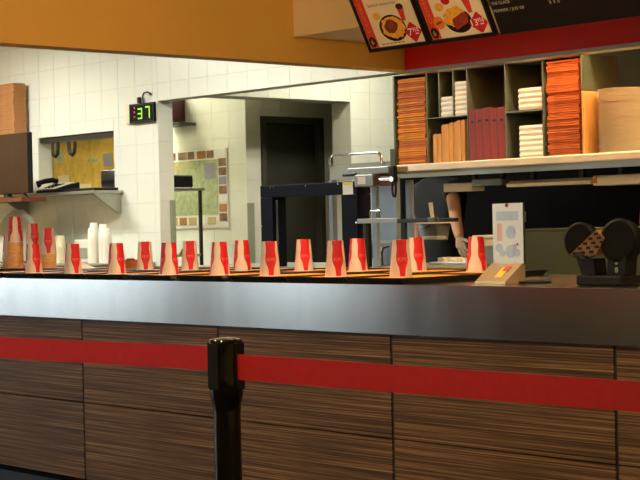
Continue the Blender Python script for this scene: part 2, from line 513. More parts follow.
# ================================================================== SERVICE COUNTER
YC = 3.9
wtp = thing('counter_worktop', 'long brushed steel counter top with deep steel front edge', 'worktop', (-5, YC, .826))
MB().rbox(-8.6, -1.2, YC + .0205, 4.86, .96, 1.0, .001).build('top', 'steel', wtp)
MB().rbox(-8.6, -1.2, YC, YC + .02, .826, 1.0, .002).build('front_edge', 'steel', wtp)
MB().box(-8.58, -1.22, YC + .022, 4.8, .926, .959).build('support_rail', 'steel_dark', wtp)
base = thing('service_counter', 'brown wood-grain counter front below the steel edge', 'counter', (-5, YC + .03, 0))
edges = [-8.6, -7.79, -6.83, -5.874, -4.93, -3.972, -3.012, -2.05, -1.2]
_pan = {}
for i in range(len(edges) - 1):
    a, b = edges[i] + .006, edges[i + 1] - .006
    for z0, z1 in ((.129, .461), (.465, .924)):
        key = (round(b - a, 3), z0)
        if key not in _pan:
            _pan[key] = MB().rbox(-(b - a) / 2, (b - a) / 2, 0, .02, -(z1 - z0) / 2, (z1 - z0) / 2, .0015).mesh('panel', 'laminate_wood')
        o = link('panel', _pan[key], base)
        o.location = ((a + b) / 2 + 5, .0, (z0 + z1) / 2)
    MB().box(edges[i] - .005, edges[i] + .005, YC + .034, YC + .052, .129, .924).build('joint_strip', 'steel_dark', base)
MB().box(-8.6, -1.2, YC + .052, 4.75, .1, .924).build('carcass', 'near_black', base)
MB().box(-8.6, -1.2, YC + .09, 4.7, 0, .1).build('plinth', 'black_plastic', base)

# ------------------------------------------------------------------ trays
def make_tray():
    t = thing('serving_tray', 'black plastic tray with orange paper mat', 'tray')
    w, d, h = .31, .43, .02
    b = MB()
    def ring(k, z):
        x, y, r = w / 2 - k, d / 2 - k, .03
        return [(sx * (x - r) + r * math.cos(a), sy * (y - r) + r * math.sin(a), z)
                for sx, sy, s in ((1, 1, 0), (-1, 1, 90), (-1, -1, 180), (1, -1, 270)) for a in [math.radians(s + q) for q in (0, 45, 90)]]
    rings = [ring(.012, 0), ring(0, h), ring(.004, h + .001), ring(.012, .0145)]
    n = 12
    vs = [p for rg in rings for p in rg]
    fs = [tuple(range(n))[::-1], tuple(range(3 * n, 4 * n))]
    for k in range(3): fs += [(k * n + i, k * n + (i + 1) % n, (k + 1) * n + (i + 1) % n, (k + 1) * n + i) for i in range(n)]
    b.add(vs, fs).build('dish', 'black_plastic', t, local=True)
    MB().box(-w / 2 + .022, w / 2 - .022, -d / 2 + .022, d / 2 - .022, .0147, .0162).build('paper_mat', 'paper_orange', t, local=True)
    return t
tray0 = make_tray()
used = [False]
def place_tray(x, y, label, rz=0, group='trays set out on the counter'):
    t = tray0 if not used[0] else copy_tree(tray0)
    used[0] = True
    t.location = (x, y, 1.0005); t.rotation_euler.z = rz
    tag(t, label, 'tray', group)
FX = [-6.675, -6.345, -6.015, -5.69, -5.36, -5.03, -4.70, -4.37, -4.04]
for i, x in enumerate(FX):
    place_tray(x, 4.122, 'black tray with orange mat, %s from left in the front row' % ORD[i], random.uniform(-.01, .01))
BX = [-7.42, -7.10, -6.78, -6.44, -6.10, -5.78, -5.44, -5.07, -4.75, -4.43, -4.11]
for i, x in enumerate(BX):
    place_tray(x, 4.574, 'black tray with orange mat, %s from left in the back row' % ORD[i], random.uniform(-.01, .01))

# ------------------------------------------------------------------ paper cups
CH, CR0, CR1 = .134, .0405, .029
def cup_mesh(m, name='body'):
    n = 36
    prof = [(CR0 - .0015, .0), (CR0, .002)] if m == 'cup_print' else [(CR0 - .0015, .0), (CR0 + .002, .0015), (CR0 + .002, .0045), (CR0 - .0008, .006)]
    prof += [(CR0 - (CR0 - CR1) * .5, CH / 2), (CR1, CH), (CR1 - .002, CH), (CR1 - .003, CH - .008)]
    b = MB()
    vs, fs = [], []
    for r, z in prof:
        vs += [(r * math.cos(2 * math.pi * i / n), r * math.sin(2 * math.pi * i / n), z) for i in range(n)]
    for j in range(len(prof) - 1):
        fs += [(j * n + i, j * n + (i + 1) % n, (j + 1) * n + (i + 1) % n, (j + 1) * n + i) for i in range(n)]
    k = len(prof)
    fs.append(tuple(range((k - 1) * n, k * n)))
    inner = len(vs)
    vs += [((CR0 - .003) * math.cos(2 * math.pi * i / n), (CR0 - .003) * math.sin(2 * math.pi * i / n), .0) for i in range(n)]
    vs += [((CR1 - .003) * math.cos(2 * math.pi * i / n), (CR1 - .003) * math.sin(2 * math.pi * i / n), CH - .012) for i in range(n)]
    fs += [(i, inner + i, inner + (i + 1) % n, (i + 1) % n) for i in range(n)]
    fs += [(inner + i, inner + n + i, inner + n + (i + 1) % n, inner + (i + 1) % n) for i in range(n)]
    fs.append(tuple(inner + n + i for i in range(n))[::-1])
    me = bpy.data.meshes.new(name)
    me.from_pydata(vs, [], fs)
    uv = me.uv_layers.new(name='UVMap')
    for p in me.polygons:
        idx = [me.loops[l].vertex_index for l in p.loop_indices]
        angs = [((v % n) / n) for v in idx]
        if max(angs) - min(angs) > .5: angs = [a + 1 if a < .25 else a for a in angs]
        for l, a, v in zip(p.loop_indices, angs, idx):
            uv.data[l].uv = (a, vs[v][2] / CH)
        p.use_smooth = len(p.vertices) == 4
    me.set_sharp_from_angle(angle=math.radians(40))
    me.materials.append(MATS[m])
    return me
cup_me = cup_mesh('cup_print')
kraft_me = cup_mesh('kraft_cup', 'nested_cup')
rim_me = MB().lathe([(CR0 + .0016 * math.cos(a) + .0004, .0022 + .0022 * math.sin(a)) for a in [math.radians(60 * q) for q in range(6)]], n=36, closed=True).mesh('rim', 'paper_white', True)
def lettering_on_cup():
    vs, fs = text_verts('Coca-Cola', .0105, .25)
    x0, x1 = min(v[0] for v in vs), max(v[0] for v in vs)
    y0, y1 = min(v[1] for v in vs), max(v[1] for v in vs)
    out = []
    for x, y, _ in vs:
        x, y = -(x - (x0 + x1) / 2), -(y - (y0 + y1) / 2)      # upside down like the bottle
        z = CH * .475 + y * 1.9
        r = CR0 + (CR1 - CR0) * z / CH + .0004
        a = math.pi / 3 + x * .78 / r
        out.append((r * math.cos(a), r * math.sin(a), z))
    return MB().add(out, fs).mesh('lettering', 'print_text')
letter_me = lettering_on_cup()
def place_cup(x, y, z, ang, label, group):
    t = thing('paper_cup', label, 'cup', (x, y, z), group, math.radians(ang))
    link('body', cup_me, t); link('rim', rim_me, t)
    for k in range(3): link('lettering', letter_me, t).rotation_euler.z = k * 2 * math.pi / 3
    return t
ZT = 1.0169
# angle: direction (degrees from the line of sight, clockwise seen from above is +) at which a bottle shape faces
def face(x, y, deg):
    return math.degrees(math.atan2(-y, -x)) - 60 + deg
front = [(-6.375, 4.01, 28), (-5.998, 3.975, 22), (-5.726, 4.017, 40), (-5.323, 3.995, 58), (-5.053, 4.045, 42), (-4.71, 4.016, 8), (-4.367, 4.043, 15), (-4.053, 4.067, 10)]
for i, (x, y, d) in enumerate(front):
    place_cup(x, y, ZT, face(x, y, d), 'upside-down red and white paper cup, %s from left in the front row' % ORD[i], 'upside-down paper cups on the trays')
back = [(-6.087, 4.43, 5), (-5.798, 4.47, 5), (-5.415, 4.46, 50), (-5.049, 4.493, 12), (-4.771, 4.54, 38), (-4.475, 4.58, 18), (-4.192, 4.62, 48)]
for i, (x, y, d) in enumerate(back):
    place_cup(x, y, ZT, face(x, y, d), 'upside-down red and white paper cup, %s from left in the back row' % ORD[i], 'upside-down paper cups on the trays')
# nested stacks at the left end: plain kraft cups with one printed cup on top
def cup_stack(x, y, n, d, which):
    for k in range(n):
        o = link('nested_cup', kraft_me)
        o.location = (x, y, ZT + k * .0125); o.rotation_euler.z = random.uniform(0, 6.28)
        tag(o, level(k, n) + 'tan paper cup nested upside down in the %s cup stack' % which, 'cup', 'tan cups nested in the %s stack' % which)
    place_cup(x, y, ZT + n * .0125, face(x, y, d), 'printed red and white cup on top of the %s cup stack' % which, 'printed cups topping the stacks')
cup_stack(-7.425, 4.56, 11, 62, 'tallest')
cup_stack(-7.262, 4.57, 8, 14, 'second tallest')
cup_stack(-7.105, 4.56, 6, 0, 'third tallest')
cup_stack(-7.55, 4.60, 3, 30, 'short leftmost')

# folded napkin and paper boat between the cups at the left
nb = MB().add([(-6.84, 4.50, 1.0172), (-6.70, 4.46, 1.0172), (-6.73, 4.60, 1.0172), (-6.83, 4.54, 1.064), (-6.85, 4.545, 1.064), (-6.72, 4.59, 1.018)],
              [(0, 1, 3), (1, 5, 4, 3), (1, 2, 5), (0, 3, 4), (0, 4, 2), (4, 5, 2), (0, 2, 1)])
tag(nb.build('paper_napkin', 'foam_cream'), 'folded cream paper napkin lying between the cup stacks', 'napkin')
pb = thing('paper_boat', 'small tan paper food boat on the tray beside the cups', 'food boat', (-6.44, 4.60, ZT + .001))
bm_ = MB()
def boat(w, d, z): return [(-w, -d, z), (w, -d, z), (w, d, z), (-w, d, z)]
vs = boat(.045, .03, 0) + boat(.062, .045, .042) + boat(.060, .043, .042) + boat(.044, .029, .002)
fs = [(0, 3, 2, 1), (12, 13, 14, 15)]
for k in range(3): fs += [(k * 4 + i, k * 4 + (i + 1) % 4, k * 4 + 4 + (i + 1) % 4, k * 4 + 4 + i) for i in range(4)]
bm_.add(vs, fs).build('tray', 'card_tan', pb, local=True)
MB().rbox(-.02, .02, -.015, .015, .003, .05, .006).build('sauce_pot', 'menu_brown', pb, local=True)

# ------------------------------------------------------------------ sign holder on the counter
sh = thing('sign_holder', 'upright pale blue printed card in a tan sloping stand', 'sign', (-3.607, 4.10, 1.0005), rz=math.radians(-12))
sh.scale = (1.22, 1, 1)
x0, x1 = -3.673, -3.535
MB().box(x0, x1, 4.128, 4.134, 1.064, 1.270).build('back_plate', 'steel_dark', sh)
cd = MB().box(x0 + .002, x1 - .002, 4.124, 4.128, 1.066, 1.268).build('card', 'paper_print', sh)
pr_ = MB()
for r_ in ((.02, .118, .145, .175),): pr_.box(x0 + r_[0], x0 + r_[1], 4.1233, 4.124, 1.066 + r_[2], 1.066 + r_[3])
pr_.build('printed_heading', 'print_blue', cd)
bdg = MB().lathe([(.0001, 0), (.022, 0), (.022, .0006), (.0001, .0006)], n=20).build('printed_badge', 'print_blue', cd, local=True)
bdg.rotation_euler.x = math.radians(90); bdg.location = (x0 + .085 + 3.607, .0238, 1.066 + .105 - 1.0005)
pb2 = MB()
for cx, cz, rr in ((.03, .052, .017), (.045, .034, .014), (.082, .04, .024), (.112, .036, .015), (.10, .055, .012)):
    pb2.add([(x0 + cx + rr * math.cos(a), 4.1235, 1.066 + cz + rr * .9 * math.sin(a)) for a in [2 * math.pi * q / 14 for q in range(14)]], [tuple(range(14))])
pb2.build('printed_bubbles', 'print_blue', cd)
MB().box(x0 + .022, x0 + .045, 4.1234, 4.124, 1.066 + .075, 1.066 + .135).build('printed_panel', 'print_pink', cd)
MB().box(x0 + .11, x0 + .118, 4.1233, 4.124, 1.066 + .06, 1.066 + .068).build('printed_dot', 'print_red', cd)
MB().cyl((x0 + .069, 4.1225, 1.262), (x0 + .069, 4.124, 1.262), .007).build('punch_hole', 'menu_brown', cd)
MB().prism([(4.05, 1.0005), (4.05, 1.006), (4.122, 1.066), (4.134, 1.066), (4.134, 1.0005)], 'x', x0 - .003, x1 - .003).build('sloping_foot', 'stand_tan', sh)
MB().prism([(4.0485, 1.0005), (4.0485, 1.007), (4.0495, 1.007), (4.0495, 1.0005)], 'x', x0 - .003, x1 - .003).build('front_lip', 'paper_white', sh)
st = MB().prism([(4.067, 1.0203), (4.066, 1.0212), (4.104, 1.0532), (4.105, 1.0523)], 'x', x0 + .068, x0 + .098).build('sticker', 'yellow_card', sh)
MB().prism([(4.0908, 1.0415), (4.0898, 1.0424), (4.109, 1.0585), (4.110, 1.0576)], 'x', x0 + .078, x0 + .104).build('sticker_tip', 'red_plastic', sh)
MB().lathe([(.055, 1.0005), (.055, 1.006), (.05, 1.008)], (-3.53, 4.16), 28).build('round_foot', 'black_plastic', sh)

# ------------------------------------------------------------------ payment keypad with two rounded shields
tm = thing('keypad_terminal', 'black desktop keypad with two round shields on a stand', 'terminal', (-3.135, 4.06, 1.0005))
MB().rbox(-3.222, -3.046, 4.01, 4.12, 1.0005, 1.034, .008).build('base', 'black_plastic', tm)
MB().prism([(-3.232, 1.085), (-3.165, 1.085), (-3.158, 1.034), (-3.212, 1.034)], 'y', 4.03, 4.09).build('neck', 'black_plastic', tm)
n2 = MB()
pol = [(-3.108, 1.09), (-3.04, 1.09), (-3.046, 1.034), (-3.112, 1.034)]
n2.prism(pol, 'y', 4.03, 4.09).build('neck', 'black_plastic', tm)
for z in (1.05, 1.075):
    o = MB().lathe([(.0001, 0), (.0065, 0), (.0065, .001), (.0001, .001)], n=16).build('screw_cap', 'steel_dull', tm, local=True)
    o.rotation_euler.x = math.radians(90); o.location = (-3.075 + 3.135, 4.0295 - 4.06, z - 1.0005); o.scale = (1, 1.4, 1)
def shield(cx, cz, r, name, tilt):
    b = MB()
    b.cyl((0, -.022, 0), (0, .022, 0), r, n=36)
    b.cyl((0, -.03, 0), (0, -.022, 0), r * .86, r, n=36)
    o = b.build(name, 'matte_black', tm, smooth=True, local=True)
    o.location = (cx + 3.135, 4.06 - 4.06, cz - 1.0005); o.rotation_euler = (math.radians(-8), 0, math.radians(tilt)); o.scale = (1, 1, 1.12)
    return o
shield(-3.232, 1.14, .052, 'round_shield', 16)
shield(-3.078, 1.138, .062, 'round_shield', 16)
kp = MB().prism([(-3.245, 1.098), (-3.14, 1.175), (-3.11, 1.15), (-3.14, 1.10), (-3.20, 1.085)], 'y', 4.015, 4.055).build('keypad', 'keypad_gold', tm)
for i in range(5):
    for j in range(3):
        t_ = i / 4.6
        cx, cz = -3.226 + .098 * t_ + .012 * j, 1.102 + .070 * t_ - .013 * j
        MB().rbox(cx - .007, cx + .007, 4.011, 4.016, cz - .004, cz + .004, .001).build('key', 'black_plastic', kp)
MB().rbox(-3.235, -3.188, 4.012, 4.03, 1.088, 1.106, .003).build('display', 'steel_dark', tm)

# ------------------------------------------------------------------ belt barrier
PX, PY = -2.886, 2.322
bp_ = thing('belt_stanchion', 'glossy black belt post with red belts in front of the counter', 'barrier post', (PX, PY, 0))
MB().lathe([(.17, 0), (.17, .012), (.15, .022), (.05, .034), (.034, .05)], (PX, PY), 36).build('foot', 'black_plastic', bp_, smooth=True)
MB().lathe([(.0315, .03), (.0315, .80)], (PX, PY), 32).build('pole', 'black_gloss', bp_, smooth=True)
hdp = MB().lathe([(.0325, .79), (.0325, .805), (.036, .812), (.0385, .83), (.0385, .945), (.035, .953), (.02, .956)], (PX, PY), 36).build('head', 'black_gloss', bp_, smooth=True)
for ang in (0, 90, 180, 270):
    a = math.radians(ang + 10)
    dx, dy = math.cos(a), math.sin(a)
    c = Vector((PX + dx * .037, PY + dy * .037, 0))
    tx, ty = -dy * .014, dx * .014
    poly = [(c.x - tx - dx * .006, c.y - ty - dy * .006), (c.x + tx - dx * .006, c.y + ty - dy * .006), (c.x + tx + dx * .007, c.y + ty + dy * .007), (c.x - tx + dx * .007, c.y - ty + dy * .007)]
    MB().prism(poly, 'z', .84, .945).build('belt_slot', 'black_plastic', hdp)
def belt(p0, p1, w, ext, name, lab):
    p0, p1 = Vector(p0), Vector(p1)
    d = p1 - p0
    e = p0 + d * ext
    nrm = Vector((d.y, -d.x, 0)).normalized() * .0009
    vs = []
    N = 8
    for k in range(N + 1):
        q = p0.lerp(e, k / N)
        for s in (-1, 1):
            for zz in (-w / 2, w / 2): vs.append(q + nrm * s + Vector((0, 0, zz)))
    fs = [(0, 1, 3, 2), (4 * N, 4 * N + 2, 4 * N + 3, 4 * N + 1)]
    for k in range(N):
        i, j = 4 * k, 4 * k + 4
        fs += [(i, j, j + 1, i + 1), (i + 2, i + 3, j + 3, j + 2), (i, i + 2, j + 2, j), (i + 1, j + 1, j + 3, i + 3)]
    o = MB().add(vs, fs).build(name, 'belt_red', bp_)
    o['label'] = lab
belt((-2.925, 2.3035, .9085), (-3.6712, 2.201, .9093), .0553, 4.2, 'belt', 'red belt running left from the post')
belt((-2.8475, 2.318, .8915), (-1.8528, 2.4918, .8709), .0585, 2.6, 'belt', 'red belt running right from the post')

# ================================================================== MENU BOARDS
th = math.radians(28)
def board_root(name, label, lx):
    t = thing(name, label, 'menu board', (-6.373 + lx, 6.2, 2.155))
    t.rotation_euler = (th, 0, 0)
    return t
# local axes of a board: x right, z up the board, -y towards the customers
def flat(t, name, pts, m, lift, parent=None):
    """a printed patch: polygon in the board plane, half a millimetre thick"""
    n = len(pts)
    y0, y1 = -lift, -lift + .0004
    b = MB().add([(x, y1, z) for x, z in pts] + [(x, y0, z) for x, z in pts],
                 [tuple(range(n)), tuple(range(n, 2 * n))] + [(i, (i + 1) % n, n + (i + 1) % n, n + i) for i in range(n)])
    return b.build(name, m, parent or t, local=True)
def ell(cx, cz, rx, rz, n=24, rot=0, jag=0):
    out = []
    for k in range(n):
        a = 2 * math.pi * k / n
        j = 1 + random.uniform(-jag, jag)
        x, z = rx * math.cos(a) * j, rz * math.sin(a) * j
        out.append((cx + x * math.cos(rot) - z * math.sin(rot), cz + x * math.sin(rot) + z * math.cos(rot)))
    return out
def rect(x0, x1, z0, z1): return [(x0, z0), (x1, z0), (x1, z1), (x0, z1)]
def words(t, name, txt, size, x, z, m, lift, width=None, shear=0, parent=None):
    vs, fs = text_verts(txt, size, shear)
    if not vs: return
    xa, xb = min(v[0] for v in vs), max(v[0] for v in vs)
    k = (width / (xb - xa)) if width else 1
    b = MB().add([(x + (v[0] - xa) * k, -lift, z + v[1]) for v in vs], fs)
    return b.build(name, m, parent or t, local=True)
BH = .42
def photo_board(lx, label, kind):
    t = board_root('menu_board', label, lx)
    w = .452
    fr = MB().box(0, w, 0, .03, 0, .02).box(0, w, 0, .03, BH - .02, BH).box(0, .014, 0, .03, .02, BH - .02).box(w - .014, w, 0, .03, .02, BH - .02)
    fr.v = [(x, y - .012, z) for x, y, z in fr.v]
    fr.build('frame', 'menu_black', t, local=True)
    ps = MB().box(.014, w - .014, 0, .014, .02, BH - .02).build('poster', 'menu_cream', t, local=True)
    o = -(.0 if kind == 1 else .448)
    flat(t, 'red_strip', rect(.016, .080, .021, BH - .021), 'menu_red', .0006, ps)
    v_, f_ = text_verts('COMBO', .034)
    xa, xb = min(q[0] for q in v_), max(q[0] for q in v_)
    MB().add([(.058 - q[1], -.0012, .11 + (q[0] - xa) * .20 / (xb - xa)) for q in v_], f_).build('strip_lettering', 'menu_orange', ps, local=True)
    flat(t, 'black_badge', ell(.045, .055, .027, .03), 'menu_black', .001, ps)
    words(t, 'badge_numeral', '6', .045, .034, .04, 'menu_yellow', .0014, parent=ps)
    if kind == 1:
        words(t, 'heading', 'Sandwich smoked meat', .026, .105, .252, 'menu_brown', .0008, .215, parent=ps)
        flat(t, 'sauce_dip', ell(.142, .195, .028, .022), 'menu_yellow', .0008, ps)
        flat(t, 'plate', ell(.232, .118, .098, .077), 'menu_black', .0008, ps)
        flat(t, 'fries', ell(.236, .122, .086, .066, 40, 0, .08), 'menu_fries', .0012, ps)
        flat(t, 'meat', ell(.225, .128, .048, .040, 24, .2, .12), 'menu_brown', .0016, ps)
        flat(t, 'meat_glaze', ell(.225, .136, .022, .018, 18, 0, .15), 'menu_meat', .0020, ps)
        flat(t, 'drink_cup', [(.308, .236), (.358, .228), (.344, .150), (.318, .148)], 'menu_red', .0010, ps)
        flat(t, 'drink', ell(.333, .232, .027, .017), 'menu_cola', .0014, ps)
        flat(t, 'price_tag', [(.362, .138), (.308, .084), (.314, .072), (.358, .024), (.368, .024), (.428, .078), (.428, .088), (.37, .138)], 'menu_tag', .0022, ps)
        words(t, 'price', '7', .060, .332, .062, 'menu_white', .0028, .03, parent=ps)
        words(t, 'price_cents', '95$', .034, .364, .082, 'menu_white', .0028, .046, parent=ps)
        flat(t, 'price_bar', rect(.380, .402, .067, .073), 'menu_white', .0028, ps)
        for k in range(6): flat(t, 'footnote_bar', rect(.105 + k * .03, .128 + k * .03, .031, .036), 'menu_brown', .0008, ps)
    else:
        flat(t, 'sauce_dip', ell(.138, .192, .030, .022), 'menu_fries', .0008, ps)
        flat(t, 'tomato_dip', ell(.194, .222, .030, .022), 'menu_tag', .0008, ps)
        flat(t, 'plate', ell(.234, .105, .092, .068), 'menu_black', .0008, ps)
        flat(t, 'fries', ell(.222, .128, .080, .055, 36, .15, .09), 'menu_fries', .0012, ps)
        flat(t, 'ribs', [(.205, .055), (.300, .090), (.312, .128), (.285, .150), (.200, .118), (.192, .085)], 'menu_meat', .0016, ps)
        flat(t, 'orange_badge', ell(.100, .108, .038, .036), 'menu_orange', .0016, ps)
        flat(t, 'badge_stripe', [(.078, .096), (.118, .106), (.118, .118), (.078, .108)], 'menu_brown', .0020, ps)
        flat(t, 'drink_cup', [(.300, .225), (.356, .225), (.349, .140), (.322, .138)], 'menu_red', .0010, ps)
        flat(t, 'drink', ell(.328, .228, .029, .016), 'menu_cola', .0014, ps)
        flat(t, 'price_tag', [(.366, .138), (.304, .082), (.306, .070), (.362, .024), (.374, .024), (.424, .072), (.424, .082), (.376, .138)], 'menu_tag', .0022, ps)
        words(t, 'price', '13', .052, .316, .066, 'menu_white', .0028, .044, parent=ps)
        words(t, 'price_cents', '95$', .030, .363, .084, 'menu_white', .0028, .042, parent=ps)
        flat(t, 'price_bar', rect(.376, .398, .069, .075), 'menu_white', .0028, ps)
    MB().tube([(.1, .03, BH * .78), (.1, .22, BH * .62)], .008).build('bracket', 'steel_dark', t, local=True)
    MB().tube([(.35, .03, BH * .78), (.35, .22, BH * .62)], .008).build('bracket', 'steel_dark', t, local=True)
photo_board(0.0, 'lit menu board with round smoked meat plate and price 7, left one', 1)
photo_board(.468, 'lit menu board with meat and fries plate and price 13, right one', 2)
t = board_root('drinks_board', 'black drinks menu board with white lettering right of the photo boards', .956)
pn = MB().rbox(0, 1.25, -.012, .02, 0, BH, .003).build('panel', 'menu_black', t, local=True)
words(t, 'drink_line', 'THÉ GLACÉ', .024, .012, .162, 'menu_grey', .0126, .118, parent=pn)
words(t, 'drink_line', 'PERRIER / JUS V8', .022, .010, .122, 'menu_grey', .0126, .196, parent=pn)
words(t, 'drink_price', '2 1 5', .022, .368, .126, 'menu_grey', .0126, .066, parent=pn)
for bx in (.3, .9): MB().tube([(bx, .02, BH * .78), (bx, .21, BH * .62)], .008).build('bracket', 'steel_dark', t, local=True)

# ================================================================== PASS SHELF AND CABINET
ps = thing('pass_shelf', 'long steel pass shelf under the box cabinet', 'shelf', (-6.3, 7.95, 1.5))
MB().box(-7.76, -4.5, 7.702, 8.30, 1.585, 1.600).build('shelf_plate', 'steel_dull', ps)
MB().prism([(7.70, 1.553), (7.694, 1.558), (7.694, 1.594), (7.70, 1.60), (7.715, 1.60), (7.715, 1.553)], 'x', -7.76, -4.5).build('front_lip', 'foam_cream', ps)
MB().box(-7.74, -4.5, 7.715, 7.735, 1.512, 1.553).build('under_rail', 'steel_dull', ps)
for x, z0 in ((-7.74, .9355), (-4.6, 0)):
    MB().box(x - .018, x + .018, 7.74, 7.775, z0, 1.585).build('post', 'steel_dark', ps)
hl = thing('heat_lamp_strip', 'cream enamel heat lamp strip under the pass shelf, left one', 'heat lamp', (-7.35, 8.0, 1.4))
MB().rbox(-7.52, -7.26, 7.97, 8.10, 1.412, 1.470, .006).build('end_box', 'foam_cream', hl)
MB().rbox(-7.26, -7.0, 7.97, 8.10, 1.445, 1.488, .006).build('reflector', 'steel_dull', hl)
for x in (-7.29, -7.04): MB().box(x - .015, x + .015, 8.02, 8.05, 1.47, 1.5845).build('hanger', 'steel_dark', hl)
hl = thing('heat_lamp_strip', 'long cream enamel heat lamp strip under the pass shelf, middle one', 'heat lamp', (-6.6, 8.0, 1.4))
MB().prism([(7.96, 1.428), (7.96, 1.448), (8.0, 1.468), (8.08, 1.468), (8.12, 1.448), (8.12, 1.428)], 'x', -6.945, -6.26).build('reflector', 'foam_cream', hl)
for x in (-6.78, -6.38): MB().box(x - .015, x + .015, 8.02, 8.05, 1.466, 1.5845).build('hanger', 'steel_dark', hl)
hl = thing('heat_lamp_strip', 'wide cream heat lamp housing under the pass shelf, right one', 'heat lamp', (-5.9, 8.0, 1.4))
MB().rbox(-6.235, -5.0, 7.95, 8.12, 1.414, 1.475, .006).build('housing', 'foam_cream', hl)
MB().box(-6.24, -6.20, 7.945, 7.95, 1.428, 1.466).build('end_label', 'card_tan', hl)
for x in (-6.08, -5.18): MB().box(x - .015, x + .015, 8.02, 8.05, 1.473, 1.5845).build('hanger', 'steel_dark', hl)
tag(MB().rbox(-6.74, -6.58, 7.75, 7.86, 1.518, 1.548, .004).build('junction_box', 'steel_dull'), 'small grey junction box under the pass shelf rail', 'junction box')

cb = thing('box_cabinet', 'open grey metal cabinet of compartments on the pass shelf', 'cabinet', (-7.04, 8.0, 1.6))
CZ0, CZ1, CY0, CY1 = 1.6005, 2.216, 7.85, 8.205
dv = [-7.857, -7.547, -7.432, -7.304, -7.179, -6.849, -6.539, -6.226]
for k, x in enumerate(dv):
    z0 = CZ0 + .003
    wdt = .006
    if k in (0, 7): MB().box(x - wdt, x + wdt, CY0, CY1, CZ0, CZ1).build('side_panel', 'shelf_metal', cb)
    else: MB().box(x - .003, x + .003, CY0 + .004, CY1 - .006, 1.911 if k in (2, 3) else CZ0 + .006, CZ1).build('divider', 'shelf_metal', cb)
MB().box(dv[0] - .006, dv[-1] + .006, CY0, CY1, CZ1, CZ1 + .006).build('top_panel', 'shelf_metal', cb)
MB().box(dv[0] + .006, dv[-1] - .006, CY0, CY1, CZ0, CZ0 + .006).build('bottom_panel', 'shelf_metal', cb)
MB().box(dv[0] + .006, dv[-1] - .006, CY1 - .006, CY1, CZ0 + .006, CZ1).build('back_panel', 'shelf_metal', cb)
MB().box(dv[1] + .003, dv[4] - .003, CY0 + .004, CY1 - .006, 1.905, 1.911).build('inner_shelf', 'shelf_metal', cb)
MB().box(dv[5] + .003, dv[6] - .003, CY0 + .004, CY1 - .006, 1.898, 1.911).build('inner_shelf', 'shelf_metal', cb)
ZS = CZ0 + .0065
# flat folded boxes, left stack and right stack
def sheet_stack(x0, x1, y0, y1, z0, z1, n, mats, label, group, cat='box', sl=.006):
    h = (z1 - z0) / n
    mes = [MB().box(-(x1 - x0) / 2, (x1 - x0) / 2, -(y1 - y0) / 2, (y1 - y0) / 2, 0, h * .82).mesh('flat_box', m) for m in mats]
    for k in range(n):
        o = link('flat_box', random.choice(mes))
        o.location = ((x0 + x1) / 2 + random.uniform(-sl, sl), (y0 + y1) / 2 + random.uniform(-sl, sl), z0 + k * h)
        o.rotation_euler.z = random.uniform(-.012, .012)
        tag(o, level(k, n) + label, cat, group)
sheet_stack(-7.832, -7.57, 7.865, 8.16, ZS, 2.195, 40, ['card_amber', 'card_orange'], 'flat amber cardboard box in the tall left cabinet stack', 'amber flat boxes in the left compartment')
sheet_stack(-6.512, -6.258, 7.865, 8.16, ZS, 2.200, 42, ['card_orange'], 'flat orange cardboard box in the tall right cabinet stack', 'orange flat boxes in the right compartment')
# foam boxes
def foam_boxes(x0, x1, y0, y1, z0, n, h, label, group):
    b = MB()
    w, d = (x1 - x0) / 2, (y1 - y0) / 2
    r = []
    for k, (ins, z) in enumerate(((.004, 0), (.0005, h * .46), (.0005, h * .54), (.004, h * .995))):
        r += [(-w + ins, -d + ins, z), (w - ins, -d + ins, z), (w - ins, d - ins, z), (-w + ins, d - ins, z)]
    fs = [(0, 3, 2, 1), (12, 13, 14, 15)]
    for k in range(3): fs += [(k * 4 + i, k * 4 + (i + 1) % 4, k * 4 + 4 + (i + 1) % 4, k * 4 + 4 + i) for i in range(4)]
    me = b.add(r, fs).mesh('foam_box', 'foam')
    for k in range(n):
        o = link('foam_box', me)
        o.location = ((x0 + x1) / 2, (y0 + y1) / 2, z0 + k * h)
        tag(o, level(k, n) + label, 'foam box', group)
foam_boxes(-7.424, -7.313, 7.86, 8.05, 1.9115, 4, .033, 'white foam box in the shorter upper stack beside the amber boxes', 'foam boxes in the short upper stack')
foam_boxes(-7.296, -7.186, 7.86, 8.05, 1.9115, 7, .032, 'white foam box in the taller upper stack left of the red boxes', 'foam boxes in the tall upper stack')
foam_boxes(-6.745, -6.553, 7.86, 8.10, 1.9115, 4, .034, 'white foam box in the upper stack left of the orange boxes', 'foam boxes upper stack by the orange boxes')
foam_boxes(-6.745, -6.553, 7.86, 8.10, ZS, 6, .034, 'white foam box in the lower stack left of the orange boxes', 'foam boxes lower stack by the orange boxes')
# black folded lids standing behind the upper foam stack
for k, (x, r_) in enumerate(((-6.775, .055), (-6.62, .05))):
    o = MB().prism([(x - r_, 1.913), (x + r_, 1.913), (x + r_, 2.06), (x + r_ * .75, 2.09), (x + r_ * .3, 2.105), (x - r_ * .3, 2.105), (x - r_ * .75, 2.09), (x - r_, 2.06)], 'y', 8.125 + .03 * k, 8.15 + .03 * k).build('black_container', 'black_plastic')
    tag(o, 'rounded black container standing behind the upper foam boxes, %s one' % ('left' if k == 0 else 'right'), 'container', 'black containers in the cabinet')
